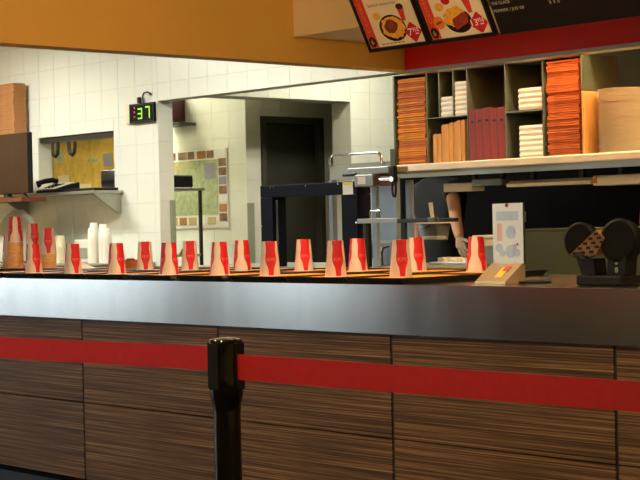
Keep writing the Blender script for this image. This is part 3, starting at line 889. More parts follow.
# kraft bags standing upright
for k in range(8):
    x = -7.485 + k * .036
    h = (.19, .19, .25, .25, .26, .26, .27, .27)[k]
    o = MB().prism([(x - .0165, ZS), (x + .0165, ZS), (x + .0165, ZS + h), (x + .006, ZS + h + .006), (x - .0165, ZS + h - .004)], 'y', 7.862 + .004 * (k % 3), 8.10).build('paper_bag', 'kraft')
    o['label'] = 'folded brown paper bag standing upright, %s from left' % ORD[k]; o['category'] = 'paper bag'; o['group'] = 'brown paper bags in the lower compartment'
# dark red carrier boxes standing upright
for k in range(5):
    x0 = -7.173 + k * .0637
    h = .335 if k not in (1, 2) else .34
    t = thing('red_box', 'dark red folded carrier box standing upright, %s from left' % ORD[k], 'box', (x0, 7.9, ZS), 'dark red boxes in the middle compartment')
    MB().rbox(x0 + .0005, x0 + .0632, 7.858, 8.10, ZS, ZS + h - .006 * (k % 2), .002).build('body', 'wine_card', t)
    MB().box(x0 + .02, x0 + .044, 7.8568, 7.858, ZS + h - .09, ZS + h - .075).build('hand_slot', 'black_plastic', t)
# round plates piled at the right of the cabinet
pl = MB().lathe([(.10, 0), (.155, .010), (.163, .0125), (.163, .0138), (.152, .0115), (.098, .002)], n=40).mesh('foam_plate', 'foam_cream', True)
for k in range(36):
    o = link('foam_plate', pl)
    o.location = (-6.00 + random.uniform(-.003, .003), 7.98 + random.uniform(-.003, .003), 1.6005 + k * .0108)
    tag(o, level(k, 36) + 'round cream foam plate in the pile right of the cabinet', 'plate', 'foam plates piled on the pass shelf')
tag(MB().rbox(-6.214, -6.196, 7.83, 8.12, 1.6005, 1.99, .002).build('cardboard_sheet', 'kraft'), 'brown cardboard sheet between the cabinet and the plates', 'cardboard')

# ================================================================== KITCHEN BEHIND
kb = thing('kitchen_worktop', 'steel kitchen worktop behind the counter', 'worktop', (-7, 7.2, 0))
MB().rbox(-9.3, -5.45, 6.6, 7.95, .90, .935, .004).build('top', 'steel_dull', kb)
MB().box(-9.28, -5.47, 6.66, 7.9, .12, .90).build('cupboard', 'steel_dark', kb)
MB().box(-9.2, -5.5, 6.75, 7.85, 0, .12).build('plinth', 'black_plastic', kb)
struct('wall_painted_shade', MB().box(-9.14, -3.6, 9.2, 9.35, 0, 2.0), 'near_black')  # added dark sheet: shade of the deep kitchen put into its colour
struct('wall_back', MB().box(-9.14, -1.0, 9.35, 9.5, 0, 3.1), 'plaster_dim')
# low greenish steel cabinet at the right
gc = thing('low_cabinet', 'low grey-green steel cabinet behind the keypad', 'cabinet', (-4.6, 6.5, 0))
MB().rbox(-5.398, -3.2, 6.3, 6.9, .08, 1.155, .004).build('body', 'steel_green', gc)
MB().rbox(-5.402, -3.196, 6.295, 6.905, 1.155, 1.165, .002).build('lid', 'steel_green', gc)
MB().box(-5.3, -3.3, 6.36, 6.85, 0, .08).build('plinth', 'black_plastic', gc)
tb = thing('food_tub', 'white tub with a red label on the low cabinet at the right edge', 'tub', (-4.69, 6.45, 1.1655))
MB().lathe([(.058, 1.1655), (.068, 1.172), (.070, 1.19), (.062, 1.28), (.05, 1.34), (.04, 1.36), (.03, 1.362)], (-4.69, 6.45), 28).build('body', 'paper_white', tb, smooth=True)
MB().lathe([(.0705, 1.188), (.0712, 1.19), (.0655, 1.25), (.065, 1.252)], (-4.69, 6.45), 28).build('label_band', 'red_plastic', tb, smooth=True)
so = thing('power_socket', 'small pale wall socket with a cable on the dark back wall', 'socket', (-7.87, 9.2, 1.2))
MB().rbox(-7.9, -7.84, 9.188, 9.2, 1.195, 1.275, .003).build('plate', 'plaster_dim', so)
MB().tube([(-7.87, 9.185, 1.22), (-7.84, 9.17, 1.19), (-7.83, 9.17, 1.12), (-7.85, 9.18, .95)], .008).build('cable', 'cable', so)

# navy portal frame machine
nv = thing('navy_frame', 'dark navy open machine frame with a yellow and white sticker', 'machine', (-7.8, 7.1, .936))
nx0, nx1, ny0, ny1 = -8.293, -7.347, 7.0, 7.12
MB().rbox(nx0, nx1, ny0, ny1, 1.40, 1.480, .004).build('top_beam', 'navy', nv)
MB().rbox(nx0, nx0 + .125, ny0, ny1, .936, 1.3995, .004).build('upright', 'navy', nv)
MB().rbox(nx1 - .15, nx1, ny0, ny1, .936, 1.3995, .004).build('upright', 'navy', nv)
MB().box(nx0 + .125, nx0 + .135, ny0 + .02, ny0 + .04, .96, 1.38).build('guide_rod', 'chrome', nv)
stk = MB().box(-7.478, -7.385, 6.9988, 7.0, 1.398, 1.477).build('sticker', 'paper_white', nv)
MB().box(-7.476, -7.387, 6.9982, 6.9988, 1.460, 1.475).build('sticker_band', 'yellow_card', stk)
for x in (-8.18, -8.15, -7.83, -7.52, -7.36):
    MB().cyl((x, 6.996, 1.468), (x, 7.0, 1.468), .005, n=10).build('screw', 'chrome', nv)
for x, z in ((-8.285, 1.45), (-8.28, 1.21), (-7.36, 1.22)):
    MB().cyl((x, 6.996, z), (x, 7.0, z), .006, n=10).build('screw', 'chrome', nv)

# steel rack with a tubular top rail
rk = thing('steel_rack', 'tall steel rack with tubular top rail behind the navy frame', 'rack', (-7.65, 7.4, .936))
MB().box(-8.0, -7.40, 7.37, 7.39, 1.508, 1.612).build('back_sheet', 'steel_dull', rk)
rail = [(-7.985, 7.36, 1.60), (-7.985, 7.36, 1.64), (-7.975, 7.36, 1.662), (-7.945, 7.36, 1.674), (-7.53, 7.36, 1.674), (-7.50, 7.36, 1.662), (-7.49, 7.36, 1.64), (-7.49, 7.36, 1.60)]
MB().tube(rail, .0095).build('top_rail', 'chrome', rk, smooth=True)
for x in (-7.985, -7.70):
    MB().box(x - .018, x + .018, 7.36, 7.40, .936, 1.51).build('post', 'steel_blue', rk)
MB().box(-7.555, -7.365, 7.36, 7.40, .936, 1.508).build('side_sheet', 'steel_blue', rk)
MB().box(-7.99, -7.37, 7.355, 7.50, 1.08, 1.10).build('lower_shelf', 'steel_dull', rk)
MB().rbox(-7.66, -7.52, 7.42, 7.56, .98, 1.079, .004).build('lower_box', 'black_plastic', rk)
MB().box(-7.54, -7.50, 7.354, 7.36, 1.03, 1.06).build('notice', 'paper_white', rk)
MB().box(-7.54, -7.50, 7.354, 7.36, .985, 1.015).build('notice', 'paper_white', rk)
MB().tube([(-7.47, 7.33, .94), (-7.475, 7.33, 1.02), (-7.46, 7.33, 1.05), (-7.42, 7.34, 1.06)], .006).build('cable', 'cable', rk)
# slicer
sl = thing('slicer', 'steel slicing machine with dark motor and upright wheel', 'slicer', (-7.15, 7.0, 1.22))
MB().rbox(-7.36, -6.99, 6.93, 7.10, 1.515, 1.56, .006).build('top_cover', 'steel_dull', sl)
MB().rbox(-7.265, -7.10, 6.9, 7.05, 1.44, 1.514, .005).build('body', 'steel_dull', sl)
MB().box(-7.235, -7.165, 6.8985, 6.9, 1.455, 1.502).build('rating_plate', 'paper_white', sl)
MB().cyl((-7.10, 6.97, 1.475), (-6.985, 6.97, 1.475), .036).build('motor', 'menu_brown', sl, smooth=True)
MB().cyl((-7.07, 6.93, 1.478), (-6.96, 6.93, 1.478), .010).build('shaft', 'chrome', sl, smooth=True)
MB().cyl((-7.385, 6.92, 1.518), (-7.275, 6.92, 1.518), .011).build('lever', 'black_plastic', sl, smooth=True)
MB().rbox(-6.978, -6.936, 6.93, 6.95, 1.56, 1.662, .003).build('upright_plate', 'shelf_metal', sl)
MB().rbox(-6.976, -6.940, 6.925, 6.955, 1.46, 1.5595, .004).build('grip', 'black_plastic', sl)
MB().tube([(-6.958 + .016 * math.cos(a), 6.94, 1.42 + .05 * math.sin(a)) for a in [math.radians(20 * k) for k in range(19)]], .007, 8).build('hand_loop', 'black_plastic', sl, smooth=True)
MB().cyl((-6.958, 6.915, 1.478), (-6.958, 6.925, 1.478), .016, n=18).build('hub', 'chrome', sl, smooth=True)
MB().box(-7.24, -7.20, 7.02, 7.05, .936, 1.44).build('stand', 'steel_blue', sl)
MB().box(-6.94, -6.90, 7.02, 7.05, .936, 1.47).build('stand', 'steel_blue', sl)
# rail with clear container
rl = thing('tool_rail', 'steel tool rail with a wire loop in front of the dark kitchen', 'rail', (-6.85, 6.9, .936))
MB().rbox(-7.25, -6.90, 6.9, 6.93, 1.212, 1.242, .003).build('light_bar', 'steel_dull', rl)
MB().rbox(-6.90, -6.42, 6.9, 6.93, 1.210, 1.234, .003).build('dark_bar', 'steel_dark', rl)
MB().tube([(-7.145, 6.915, 1.24), (-7.145, 6.915, 1.288), (-7.065, 6.915, 1.288), (-7.065, 6.915, 1.24)], .005).build('wire_loop', 'chrome', rl)
for x in (-7.22, -6.88): MB().box(x - .012, x + .012, 6.932, 6.955, .936, 1.225).build('rail_post', 'steel_dark', rl)
ct = thing('clear_container', 'clear plastic container with a white scoop on the tool rail', 'container', (-6.525, 6.83, 1.10))
def cont(w, d, z): return [(-w - 6.525, 6.83 - d, z), (w - 6.525, 6.83 - d, z), (w - 6.525, 6.83 + d, z), (-w - 6.525, 6.83 + d, z)]
vs = cont(.066, .045, 1.106) + cont(.08, .058, 1.205) + cont(.078, .056, 1.205) + cont(.064, .043, 1.109)
fs = [(0, 3, 2, 1), (12, 13, 14, 15)]
for k in range(3): fs += [(k * 4 + i, k * 4 + (i + 1) % 4, k * 4 + 4 + (i + 1) % 4, k * 4 + 4 + i) for i in range(4)]
MB().add(vs, fs).build('tub', 'clear_plastic', ct)
MB().tube([p for p in cont(.082, .060, 1.206)] + [cont(.082, .060, 1.206)[0]], .004, 8).build('rim', 'translucent_cream', ct)
MB().rbox(-6.585, -6.465, 6.79, 6.87, 1.110, 1.130, .008).build('contents', 'foam_cream', ct)
MB().rbox(-6.56, -6.50, 6.81, 6.85, 1.207, 1.240, .006).build('scoop_holder', 'shelf_metal', ct)
MB().cyl((-6.535, 6.83, 1.235), (-6.548, 6.83, 1.325), .011, .012).build('scoop_handle', 'paper_white', ct, smooth=True)
# prepared food and white tub beside the hand
ft = thing('food_tray', 'shallow tray of chopped food under the gloved hand', 'food tray', (-6.93, 7.42, .936))
MB().rbox(-7.22, -6.80, 7.50, 7.69, .936, .955, .006).build('tray', 'steel_dull', ft)
fd = MB()
for k in range(60):
    x, y = random.uniform(-7.18, -6.84), random.uniform(7.53, 7.66)
    fd.box(x - .012, x + .012, y - .01, y + .01, .955, .965 + random.uniform(0, .02))
tag(fd.build('chopped_food', 'foam_cream', ft), kind='stuff')
ft2 = thing('white_tub', 'white lidded food tub standing behind the gloved hand', 'tub', (-6.9, 7.8, .936))
MB().rbox(-7.02, -6.80, 7.72, 7.90, .936, 1.10, .01).build('body', 'translucent_cream', ft2)
MB().rbox(-7.03, -6.79, 7.71, 7.91, 1.10, 1.12, .005).build('lid', 'foam', ft2)
tag(MB().rbox(-6.66, -6.42, 7.3, 7.6, .936, 1.06, .01).build('steel_pan', 'steel_dull'), 'steel pan on the kitchen worktop behind the right-hand cup', 'pan')

# ------------------------------------------------------------------ the cook
def skin_figure(name, joints, bones, m, parent, root=0, sub=2, smooth=True):
    me = bpy.data.meshes.new(name)
    me.from_pydata([j[0] for j in joints], bones, [])
    o = link(name, me, parent)
    md = o.modifiers.new('skin', 'SKIN')
    md.use_smooth_shade = smooth
    for k, j in enumerate(joints):
        r = j[1]
        me.skin_vertices[0].data[k].radius = r if isinstance(r, tuple) else (r, r)
        me.skin_vertices[0].data[k].use_root = (k == root)
    sb = o.modifiers.new('sub', 'SUBSURF'); sb.levels = sub; sb.render_levels = sub
    me.materials.append(MATS[m])
    return o
PX0, PY0 = -7.95, 8.40
ck = thing('person', 'cook in black clothes reaching down with a gloved hand', 'person', (PX0, PY0, 0))
def q(x, y, z): return (x, y, z)
# left arm of the cook = right in the picture; joints relative to the person's base
EL, WR = (.578, -.47, 1.222), (.694, -.56, 1.089)
J = [((0, 0, .95), (.12, .08)), ((0, -.01, 1.12), (.12, .08)), ((0, -.02, 1.32), (.13, .085)), ((0, 0, 1.46), (.07, .06)), ((0, 0, 1.53), (.055, .055)),
     ((.19, -.03, 1.43), .068), ((.30, -.20, 1.41), .056), ((.44, -.34, 1.345), .050), (EL, .043), ((.635, -.515, 1.155), .040), (WR, .028),
     ((-.19, -.02, 1.43), .068), ((-.25, .03, 1.16), .052), ((-.27, -.02, .96), .038), ((-.27, -.06, .88), .027),
     ((.10, .0, .88), .07), ((.11, -.02, .48), .055), ((.11, .02, .10), .045), ((.12, -.14, .04), (.045, .03)),
     ((-.10, .0, .88), .07), ((-.11, -.02, .48), .055), ((-.11, .02, .10), .045), ((-.12, -.14, .04), (.045, .03))]
Bn = [(0, 1), (1, 2), (2, 3), (3, 4), (2, 5), (5, 6), (6, 7), (7, 8), (8, 9), (9, 10), (2, 11), (11, 12), (12, 13), (13, 14), (0, 15), (15, 16), (16, 17), (17, 18), (0, 19), (19, 20), (20, 21), (21, 22)]
body = skin_figure('body', J, Bn, 'skin', ck)
# clothes: shirt with short sleeves, trousers, shoes
JS = [((0, 0, .78), (.185, .14)), ((0, 0, .93), (.185, .14)), ((0, -.01, 1.12), (.172, .13)), ((0, -.02, 1.32), (.20, .14)), ((0, 0, 1.53), (.095, .085)),
      ((.19, -.03, 1.43), .082), ((.30, -.20, 1.415), .073), ((.395, -.31, 1.385), .066), ((-.19, -.02, 1.43), .082), ((-.235, .02, 1.26), .072)]
skin_figure('shirt', JS, [(0, 1), (1, 2), (2, 3), (3, 4), (3, 5), (5, 6), (6, 7), (3, 8), (8, 9)], 'shirt_black', ck)
JT = [((0, 0, .94), (.18, .13)), ((.10, 0, .86), .108), ((.11, -.02, .48), .082), ((.11, .02, .09), .07), ((-.10, 0, .86), .108), ((-.11, -.02, .48), .082), ((-.11, .02, .09), .07)]
skin_figure('trousers', JT, [(0, 1), (1, 2), (2, 3), (0, 4), (4, 5), (5, 6)], 'shirt_black', ck)
for s in (1, -1):
    MB().rbox(s * .115 - .05, s * .115 + .05, -.21, .08, 0, .085, .03).build('shoe', 'black_plastic', ck, smooth=True, local=True)
# head with face
def blob(name, c, r, m, parent, seg=24, squash=None):
    bm = bmesh.new()
    bmesh.ops.create_uvsphere(bm, u_segments=seg, v_segments=seg // 2, radius=1)
    for v in bm.verts:
        x, y, z = v.co
        if squash: x, y, z = squash(x, y, z)
        v.co = (c[0] + x * r[0], c[1] + y * r[1], c[2] + z * r[2])
    return MB().take(bm).build(name, m, parent, smooth=True, local=True)
hc = (0, -.03, 1.655)
def jaw(x, y, z):
    k = 1 - .28 * max(0, -z)
    return x * k, y * (1 - .12 * max(0, -z)), z
hd_ = blob('head', hc, (.075, .095, .118), 'skin', ck, squash=jaw)
hd_['label'] = 'face of the cook behind the cabinet'
MB().add([(0, -.128, 1.665), (-.012, -.122, 1.632), (.012, -.122, 1.632), (0, -.150, 1.634), (0, -.12, 1.622)], [(0, 1, 3), (0, 3, 2), (1, 4, 3), (3, 4, 2), (0, 2, 4, 1)]).build('nose', 'skin', hd_, local=True)
for s in (-1, 1):
    blob('eye', (s * .029, -.115, 1.662), (.012, .01, .008), 'paper_white', hd_, 12)
    blob('ear', (s * .076, -.02, 1.65), (.011, .022, .032), 'skin', hd_, 12)
blob('mouth', (0, -.118, 1.602), (.024, .008, .006), 'print_red', hd_, 12)
blob('hair', (0, -.012, 1.685), (.083, .098, .102), 'hair_dark', ck, squash=lambda x, y, z: (x, y * (1 if y > -.3 else .75), z if z > -.35 else -.35 + (z + .35) * .3))
blob('cap', (0, -.015, 1.722), (.088, .104, .07), 'shirt_black', ck, squash=lambda x, y, z: (x, y, max(z, -.1)))
# gloved hand: palm and five fingers, each its own skinned chain
def hand(w, e, name, m, parent, side):
    w, e = Vector(w), Vector(e)
    d = (w - e).normalized()
    lat = d.cross(Vector((0, 1, 0))).normalized() * side
    nrm = lat.cross(d).normalized() * side
    if nrm.y > 0: nrm = -nrm
    pc = w + d * .05
    palm = skin_figure(name, [(tuple(w - d * .025), (.028, .024)), (tuple(w + d * .02), (.036, .02)), (tuple(w + d * .06), (.042, .019)), (tuple(w + d * .085), (.038, .015))], [(0, 1), (1, 2), (2, 3)], m, parent)
    fl = [(.030, .066, .0), (.011, .074, .004), (-.010, .070, .002), (-.029, .055, -.006)]
    for off, ln, adv in fl:
        b = w + d * (.080 + adv) + lat * off
        p1 = b + d * ln * .45 - nrm * .004
        p2 = p1 + (d * .8 - nrm * .55).normalized() * ln * .32
        p3 = p2 + (d * .45 - nrm * .85).normalized() * ln * .25
        skin_figure('finger', [(tuple(b - d * .015), .0095), (tuple(b), .0095), (tuple(p1), .009), (tuple(p2), .0085), (tuple(p3), .0075)], [(0, 1), (1, 2), (2, 3), (3, 4)], m, palm)
    b = w + d * .03 + lat * .034
    p1 = b + (d * .7 + lat * .7).normalized() * .03
    p2 = p1 + (d * .9 + lat * .15 - nrm * .3).normalized() * .028
    skin_figure('thumb', [(tuple(w + d * .02 + lat * .015), .012), (tuple(b), .0115), (tuple(p1), .0105), (tuple(p2), .009)], [(0, 1), (1, 2), (2, 3)], m, palm)
hand(WR, (.635, -.515, 1.155), 'glove', 'glove', ck, 1)
hand((-.27, -.06, .88), (-.27, -.02, .96), 'glove', 'glove', ck, -1)

# ================================================================== LEFT WALL: HATCH, SHELF, CLOCK
struct('trim_5', MB().box(HX0, HX1, YW + .02, YW + .12, HZ1 - .045, HZ1), 'steel_dark')
wsf = thing('bracket_shelf', 'steel wall shelf on brackets below the serving hatch', 'shelf', (-11.5, 7.7, 1.5))
MB().rbox(-13.3, -11.135, 7.6, 7.893, 1.512, 1.538, .003).build('plate', 'steel_dull', wsf)
for x in (-11.175, -12.62):
    MB().prism([(7.893, 1.512), (7.893, 1.34), (7.87, 1.34), (7.62, 1.512)], 'x', x - .012, x + .012).build('bracket', 'steel_dull', wsf)
ph = thing('desk_phone', 'black and grey desk telephone on the wall shelf', 'telephone', (-11.9, 7.7, 1.5385))
MB().prism([(7.63, 1.5385), (7.63, 1.560), (7.82, 1.625), (7.84, 1.62), (7.84, 1.5385)], 'x', -12.06, -11.70).build('base', 'black_plastic', ph)
kq = MB().prism([(7.60, 1.569), (7.60, 1.573), (7.80, 1.627), (7.80, 1.623)], 'x', -11.94, -11.72).build('keypad', 'plaster_white', ph)
for i in range(4):
    for j in range(3):
        y = 7.625 + .035 * i; z = 1.573 + (y - 7.60) * .27 + .004
        MB().box(-11.92 + .05 * j, -11.89 + .05 * j, y, y + .02, z - .004, z + .004).build('key', 'black_plastic', kq)
hs = [(-12.02, 7.64, 1.60), (-12.02, 7.62, 1.625), (-12.02, 7.70, 1.645), (-12.02, 7.78, 1.655), (-12.02, 7.82, 1.645)]
MB().tube(hs, .022, 12).build('handset', 'black_plastic', ph, smooth=True)
tag(MB().rbox(-11.62, -11.15, 7.62, 7.86, 1.5385, 1.562, .006).build('shelf_mat', 'black_plastic'), 'flat black tray lying on the wall shelf right of the phone', 'tray')
lc = thing('led_clock', 'black number display with green digits 37 on the tiled wall', 'display', (-10.8, 7.85, 2.1))
MB().rbox(-10.985, -10.645, 7.868, 7.893, 2.085, 2.245, .003).build('case', 'black_plastic', lc)
MB().box(-11.035, -10.987, 7.868, 7.893, 2.09, 2.25).build('mounting_plate', 'foam_cream', lc)
MB().box(-10.97, -10.66, 7.866, 7.868, 2.10, 2.23).build('screen', 'matte_black', lc)
def seg_digit(x, z, h, w, segs, m, name):
    b = MB(); t_ = .012
    R_ = {'a': (0, w, h - t_, h), 'g': (0, w, h / 2 - t_ / 2, h / 2 + t_ / 2), 'd': (0, w, 0, t_), 'f': (0, t_, h / 2, h), 'b': (w - t_, w, h / 2, h), 'e': (0, t_, 0, h / 2), 'c': (w - t_, w, 0, h / 2)}
    for s in segs:
        a = R_[s]; b.box(x + a[0], x + a[1], 7.8645, 7.866, z + a[2], z + a[3])
    b.build(name, m, lc)
seg_digit(-10.86, 2.115, .09, .06, 'abgcd', 'led_green', 'digit')
seg_digit(-10.755, 2.115, .10, .06, 'abc', 'led_green', 'digit')
for z in (2.13, 2.17, 2.205): MB().box(-10.915, -10.900, 7.8645, 7.866, z, z + .013).build('indicator', 'led_red', lc)
MB().tube([(-10.78, 7.86, 2.245), (-10.78, 7.86, 2.30), (-10.76, 7.86, 2.325), (-10.72, 7.87, 2.33), (-10.69, 7.88, 2.31)], .007).build('cable', 'cable', lc)
MB().rbox(-10.85, -10.82, 7.85, 7.88, 2.245, 2.295, .004).build('plug', 'black_plastic', lc)

# monitor on a red-brown board, tan cartons behind
wb = tag(MB().rbox(-13.5, -11.64, 7.22, 7.46, 1.462, 1.498, .003).build('monitor_board', 'wood_red'), 'narrow red-brown shelf board carrying the dark monitor', 'shelf board')
mo = thing('monitor', 'dark brown flat monitor on the red-brown board at the left', 'monitor', (-12.1, 7.36, 1.498))
MB().rbox(-12.6, -11.74, 7.355, 7.40, 1.535, 2.05, .004).build('case', 'black_plastic', mo)
MB().box(-12.59, -11.745, 7.35, 7.355, 1.54, 2.046).build('screen', 'screen_brown', mo)
MB().rbox(-12.16, -12.08, 7.36, 7.40, 1.508, 1.54, .003).build('stem', 'black_plastic', mo)
MB().rbox(-12.3, -11.95, 7.30, 7.455, 1.499, 1.510, .004).build('foot', 'black_plastic', mo)
MB().tube([(-11.90, 7.40, 1.54), (-11.88, 7.44, 1.50)], .008).build('cable', 'cable', mo)
sheet_stack(-13.15, -12.56, 7.73, 7.86, 1.5385, 2.55, 56, ['card_tan'], 'tan cardboard tray in the tall pile behind the monitor', 'tan cardboard trays piled on the wall shelf', 'cardboard', .004)

# back work counter along the tiled wall with foam cups
bc = thing('back_worktop', 'tiled-wall worktop with stacks of white foam cups', 'worktop', (-12.1, 7.6, 0))
MB().rbox(-13.5, -10.7, 7.30, 7.893, .90, .935, .004).build('top', 'steel_dull', bc)
MB().box(-13.5, -10.72, 7.36, 7.88, .1, .90).build('cupboard', 'steel_dull', bc)
MB().box(-13.5, -10.75, 7.42, 7.88, 0, .1).build('plinth', 'black_plastic', bc)
fcup = MB().lathe([(.040, 0), (.041, .006), (.0385, .010), (.031, .085), (.028, .088)], n=20).mesh('foam_cup', 'foam', True)
def foam_stack(x, y, n, which):
    for k in range(n):
        o = link('foam_cup', fcup); o.location = (x, y, .9355 + k * .0145)
        tag(o, level(k, n) + 'white foam cup in the %s' % which, 'cup', 'white foam cups, %s' % which)
foam_stack(-11.235, 7.66, 18, 'leftmost of the four foam stacks')
foam_stack(-11.145, 7.58, 15, 'second foam stack from the left')
foam_stack(-11.045, 7.62, 17, 'third foam stack from the left')
foam_stack(-10.935, 7.58, 15, 'rightmost of the four foam stacks')
ccup = MB().lathe([(.050, 0), (.051, .006), (.048, .010), (.040, .10), (.037, .102)], n=20).mesh('tub', 'translucent_cream', True)
for k in range(10):
    o = link('plastic_cup', ccup); o.location = (-11.605, 7.56, .9355 + k * .0145)
    tag(o, level(k, 10) + 'cream plastic cup in the short thick stack on the worktop', 'cup', 'cream plastic cups nested on the worktop')
nd = thing('napkin_dispenser', 'white napkin dispenser on the back worktop beside the cream cups', 'dispenser', (-11.42, 7.72, .9355))
MB().rbox(-11.54, -11.31, 7.66, 7.84, .9355, 1.13, .01).build('case', 'foam', nd)
MB().box(-11.51, -11.34, 7.655, 7.66, .97, 1.06).build('slot', 'plaster_dim', nd)
wbw = MB().lathe([(.10, .9355), (.17, .95), (.205, 1.05), (.20, 1.20), (.13, 1.33), (.05, 1.40), (.03, 1.40)], (-12.35, 7.62), 28).build('plastic_bag', 'foam', smooth=True)
tag(wbw, 'bulging white plastic bag on the back worktop at the left', 'bag')

# ================================================================== STOREROOM BEHIND
mp = thing('street_map', 'green street map with a border of small photographs on the tiles', 'map', (-11.9, 9.296, 1.2))
MX0, MX1, MZ0, MZ1 = -12.95, -11.465, 1.205, 1.935
ms = MB().box(MX0, MX1, 9.291, 9.297, MZ0, MZ1).build('sheet', 'paper_white', mp)
MB().box(MX0 + .02, MX1 - .14, 9.289, 9.291, MZ0 + .12, MZ1 - .10).build('map_field', 'map_green', ms)
MB().box(MX1 - .33, MX1 - .17, 9.2875, 9.289, MZ1 - .28, MZ1 - .13).build('map_inset', 'map_violet', ms)
MB().add([(-12.5, 9.2875, 1.70), (-12.25, 9.2875, 1.80), (-11.95, 9.2875, 1.82), (-12.0, 9.2875, 1.78), (-12.3, 9.2875, 1.74)], [(0, 1, 2, 3, 4)]).build('map_patch', 'map_sand', ms)
pm = ['map_photo', 'map_sand', 'card_tan', 'map_violet', 'paper_white']
for k in range(8):
    z = MZ0 + .06 + k * .084
    MB().box(MX1 - .125, MX1 - .015, 9.288, 9.291, z, z + .072).build('border_photo', pm[(k * 2) % 5] if k % 3 else 'map_photo', ms)
for k in range(9):
    x = MX0 + .03 + k * .145
    MB().box(x, x + (.13 if k % 2 else .10), 9.288, 9.291, MZ1 - .085, MZ1 - .015).build('border_photo', pm[k % 5 if k % 2 else 0], ms)
    MB().box(x, x + .11, 9.288, 9.291, MZ0 + .03, MZ0 + .10).build('border_photo', pm[(k + 2) % 5 if k % 2 else 1], ms)
rb = thing('alarm_box', 'dark red wall box with a black side and small bracket beside the map', 'wall box', (-12.2, 9.29, 2.2))
MB().rbox(-12.30, -12.20, 9.02, 9.296, 2.215, 2.46, .004).build('side', 'black_plastic', rb)
MB().rbox(-12.1995, -12.08, 9.02, 9.296, 2.215, 2.46, .004).build('case', 'dark_red', rb)
MB().box(-12.25, -11.92, 9.10, 9.296, 2.165, 2.19).build('bracket', 'steel_dark', rb)
MB().rbox(-12.27, -12.17, 9.10, 9.2, 2.12, 2.164, .004).build('mount', 'black_plastic', rb)
cart = thing('storeroom_cart', 'steel cart with a small black box on top inside the opening', 'cart', (-11.3, 8.6, 0))
MB().rbox(-11.75, -11.18, 8.4, 8.8, 1.535, 1.56, .003).build('top', 'steel_dull', cart)
for x in (-11.73, -11.21):
    for y in (8.42, 8.77): MB().box(x - .012, x + .012, y - .012, y + .012, 0, 1.535).build('leg', 'steel_dark', cart)
MB().rbox(-11.74, -11.2, 8.42, 8.78, .96, .98, .003).build('lower_shelf', 'steel_dull', cart)
tag(MB().rbox(-11.55, -11.215, 8.45, 8.7, 1.5605, 1.67, .01).build('black_device', 'black_plastic'), 'small black device on the storeroom cart', 'device')
for k, (x, z1, m_, nm) in enumerate(((-11.34, 1.20, 'red_plastic', 'red'), (-11.20, 1.03, 'orange_plastic', 'orange'))):
    y = 8.5 if k == 0 else 8.62
    b = MB().lathe([(.045, .9805), (.05, .99), (.048, z1 - .05), (.03, z1 - .02), (.02, z1)], (x - .06, y), 20).build('squeeze_bottle', m_, smooth=True)
    tag(b, '%s plastic bottle on the lower shelf of the storeroom cart' % nm, 'bottle')
# steel corner guards on the wall ends
tag(MB().box(XK + .001, XK + .012, OY0 - .05, OY0, .1, 1.44).build('corner_guard', 'plaster_dim', None), 'pale steel corner guard at the near edge of the wall opening', 'corner guard')
tag(MB().box(XD + .001, XD + .012, YM - .005, YM + .07, .1, 1.42).build('corner_guard', 'plaster_dim', None), 'pale steel corner guard on the tiled corner left of the door', 'corner guard')
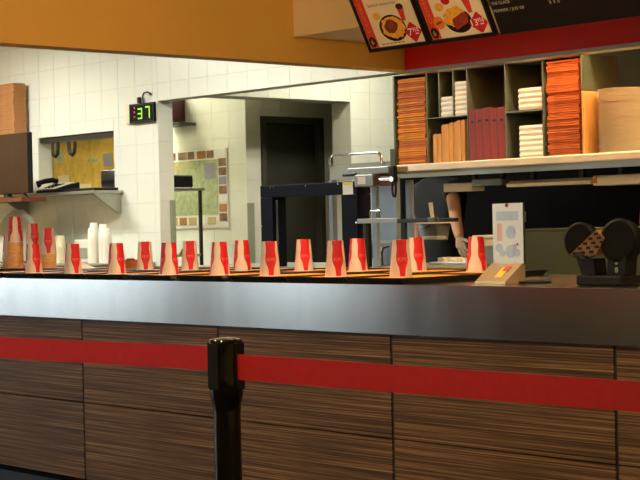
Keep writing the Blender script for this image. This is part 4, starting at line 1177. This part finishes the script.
# hatch view: pin board, sheet, shelf and straps
yb = thing('notice_board', 'large yellow notice board seen through the serving hatch', 'notice board', (-13.7, 9.296, 1.3))
ybp = MB().box(-14.34, -12.98, 9.285, 9.297, 1.25, 2.115).build('panel', 'yellow_board', yb)
for x, z, w, h, m_ in ((-14.28, 1.92, .14, .12, 'map_green'), (-13.42, 1.84, .16, .13, 'map_violet'), (-13.95, 1.55, .30, .13, 'menu_cream'), (-14.25, 1.62, .2, .16, 'menu_cream'), (-13.7, 1.9, .22, .03, 'map_green')):
    MB().box(x, x + w, 9.282, 9.285, z, z + h).build('pinned_note', m_, ybp)
ws = tag(MB().box(-14.66, -14.37, 9.288, 9.297, 1.2, 2.15).build('paper_chart', 'paper_white'), 'white paper chart left of the yellow notice board', 'chart')
for z in (1.45, 1.75, 1.95): MB().box(-14.63, -14.40, 9.286, 9.288, z, z + .006).build('chart_line', 'steel_dark', ws)
us = thing('storeroom_shelf', 'pale shelf above the yellow notice board', 'shelf', (-13.8, 9.2, 2.12))
MB().box(-14.7, -12.98, 9.05, 9.296, 2.12, 2.145).build('plank', 'plaster_white', us)
for x0, x1, z1, m_, lab in ((-13.62, -13.50, 2.22, 'red_plastic', 'small red box on the storeroom shelf'), (-13.495, -13.36, 2.21, 'yellow_card', 'small yellow box on the storeroom shelf'), (-14.3, -14.0, 2.20, 'steel_dark', 'dark flat box on the storeroom shelf'), (-13.95, -13.68, 2.19, 'plaster_dim', 'grey-green flat box on the storeroom shelf')):
    tag(MB().rbox(x0, x1, 9.08, 9.28, 2.1455, z1, .003).build('shelf_box', m_), lab, 'box')
for k, x in enumerate((-13.78, -13.48)):
    pts = [(x - .05, 8.95, 2.10), (x - .05, 8.95, 2.02), (x - .03, 8.95, 1.97), (x + .01, 8.95, 1.955), (x + .045, 8.95, 1.98), (x + .055, 8.95, 2.04), (x + .05, 8.95, 2.10)]
    o = MB().tube(pts, .018, 8).tube([(x - .05, 8.95, 2.10), (x, 9.06, 2.119), (x + .05, 8.95, 2.10)], .012, 8).build('hanging_strap', 'black_plastic', smooth=True)
    tag(o, 'black strap hanging from the storeroom shelf, %s one' % ('left' if k == 0 else 'right'), 'strap', 'straps hanging in the hatch')
dvc = thing('label_printer', 'dark grey printer on the sill of the serving hatch', 'printer', (-11.5, 8.0, 1.5655))
MB().rbox(-11.52, -11.30, 7.93, 8.02, 1.5655, 1.72, .02).build('body', 'steel_dark', dvc, smooth=True)
MB().box(-11.50, -11.32, 7.926, 7.93, 1.60, 1.63).build('slot', 'black_plastic', dvc)
MB().tube([(-11.32, 7.97, 1.72), (-11.28, 7.97, 1.80), (-11.27, 7.97, 1.86)], .006).build('cable', 'cable', dvc)
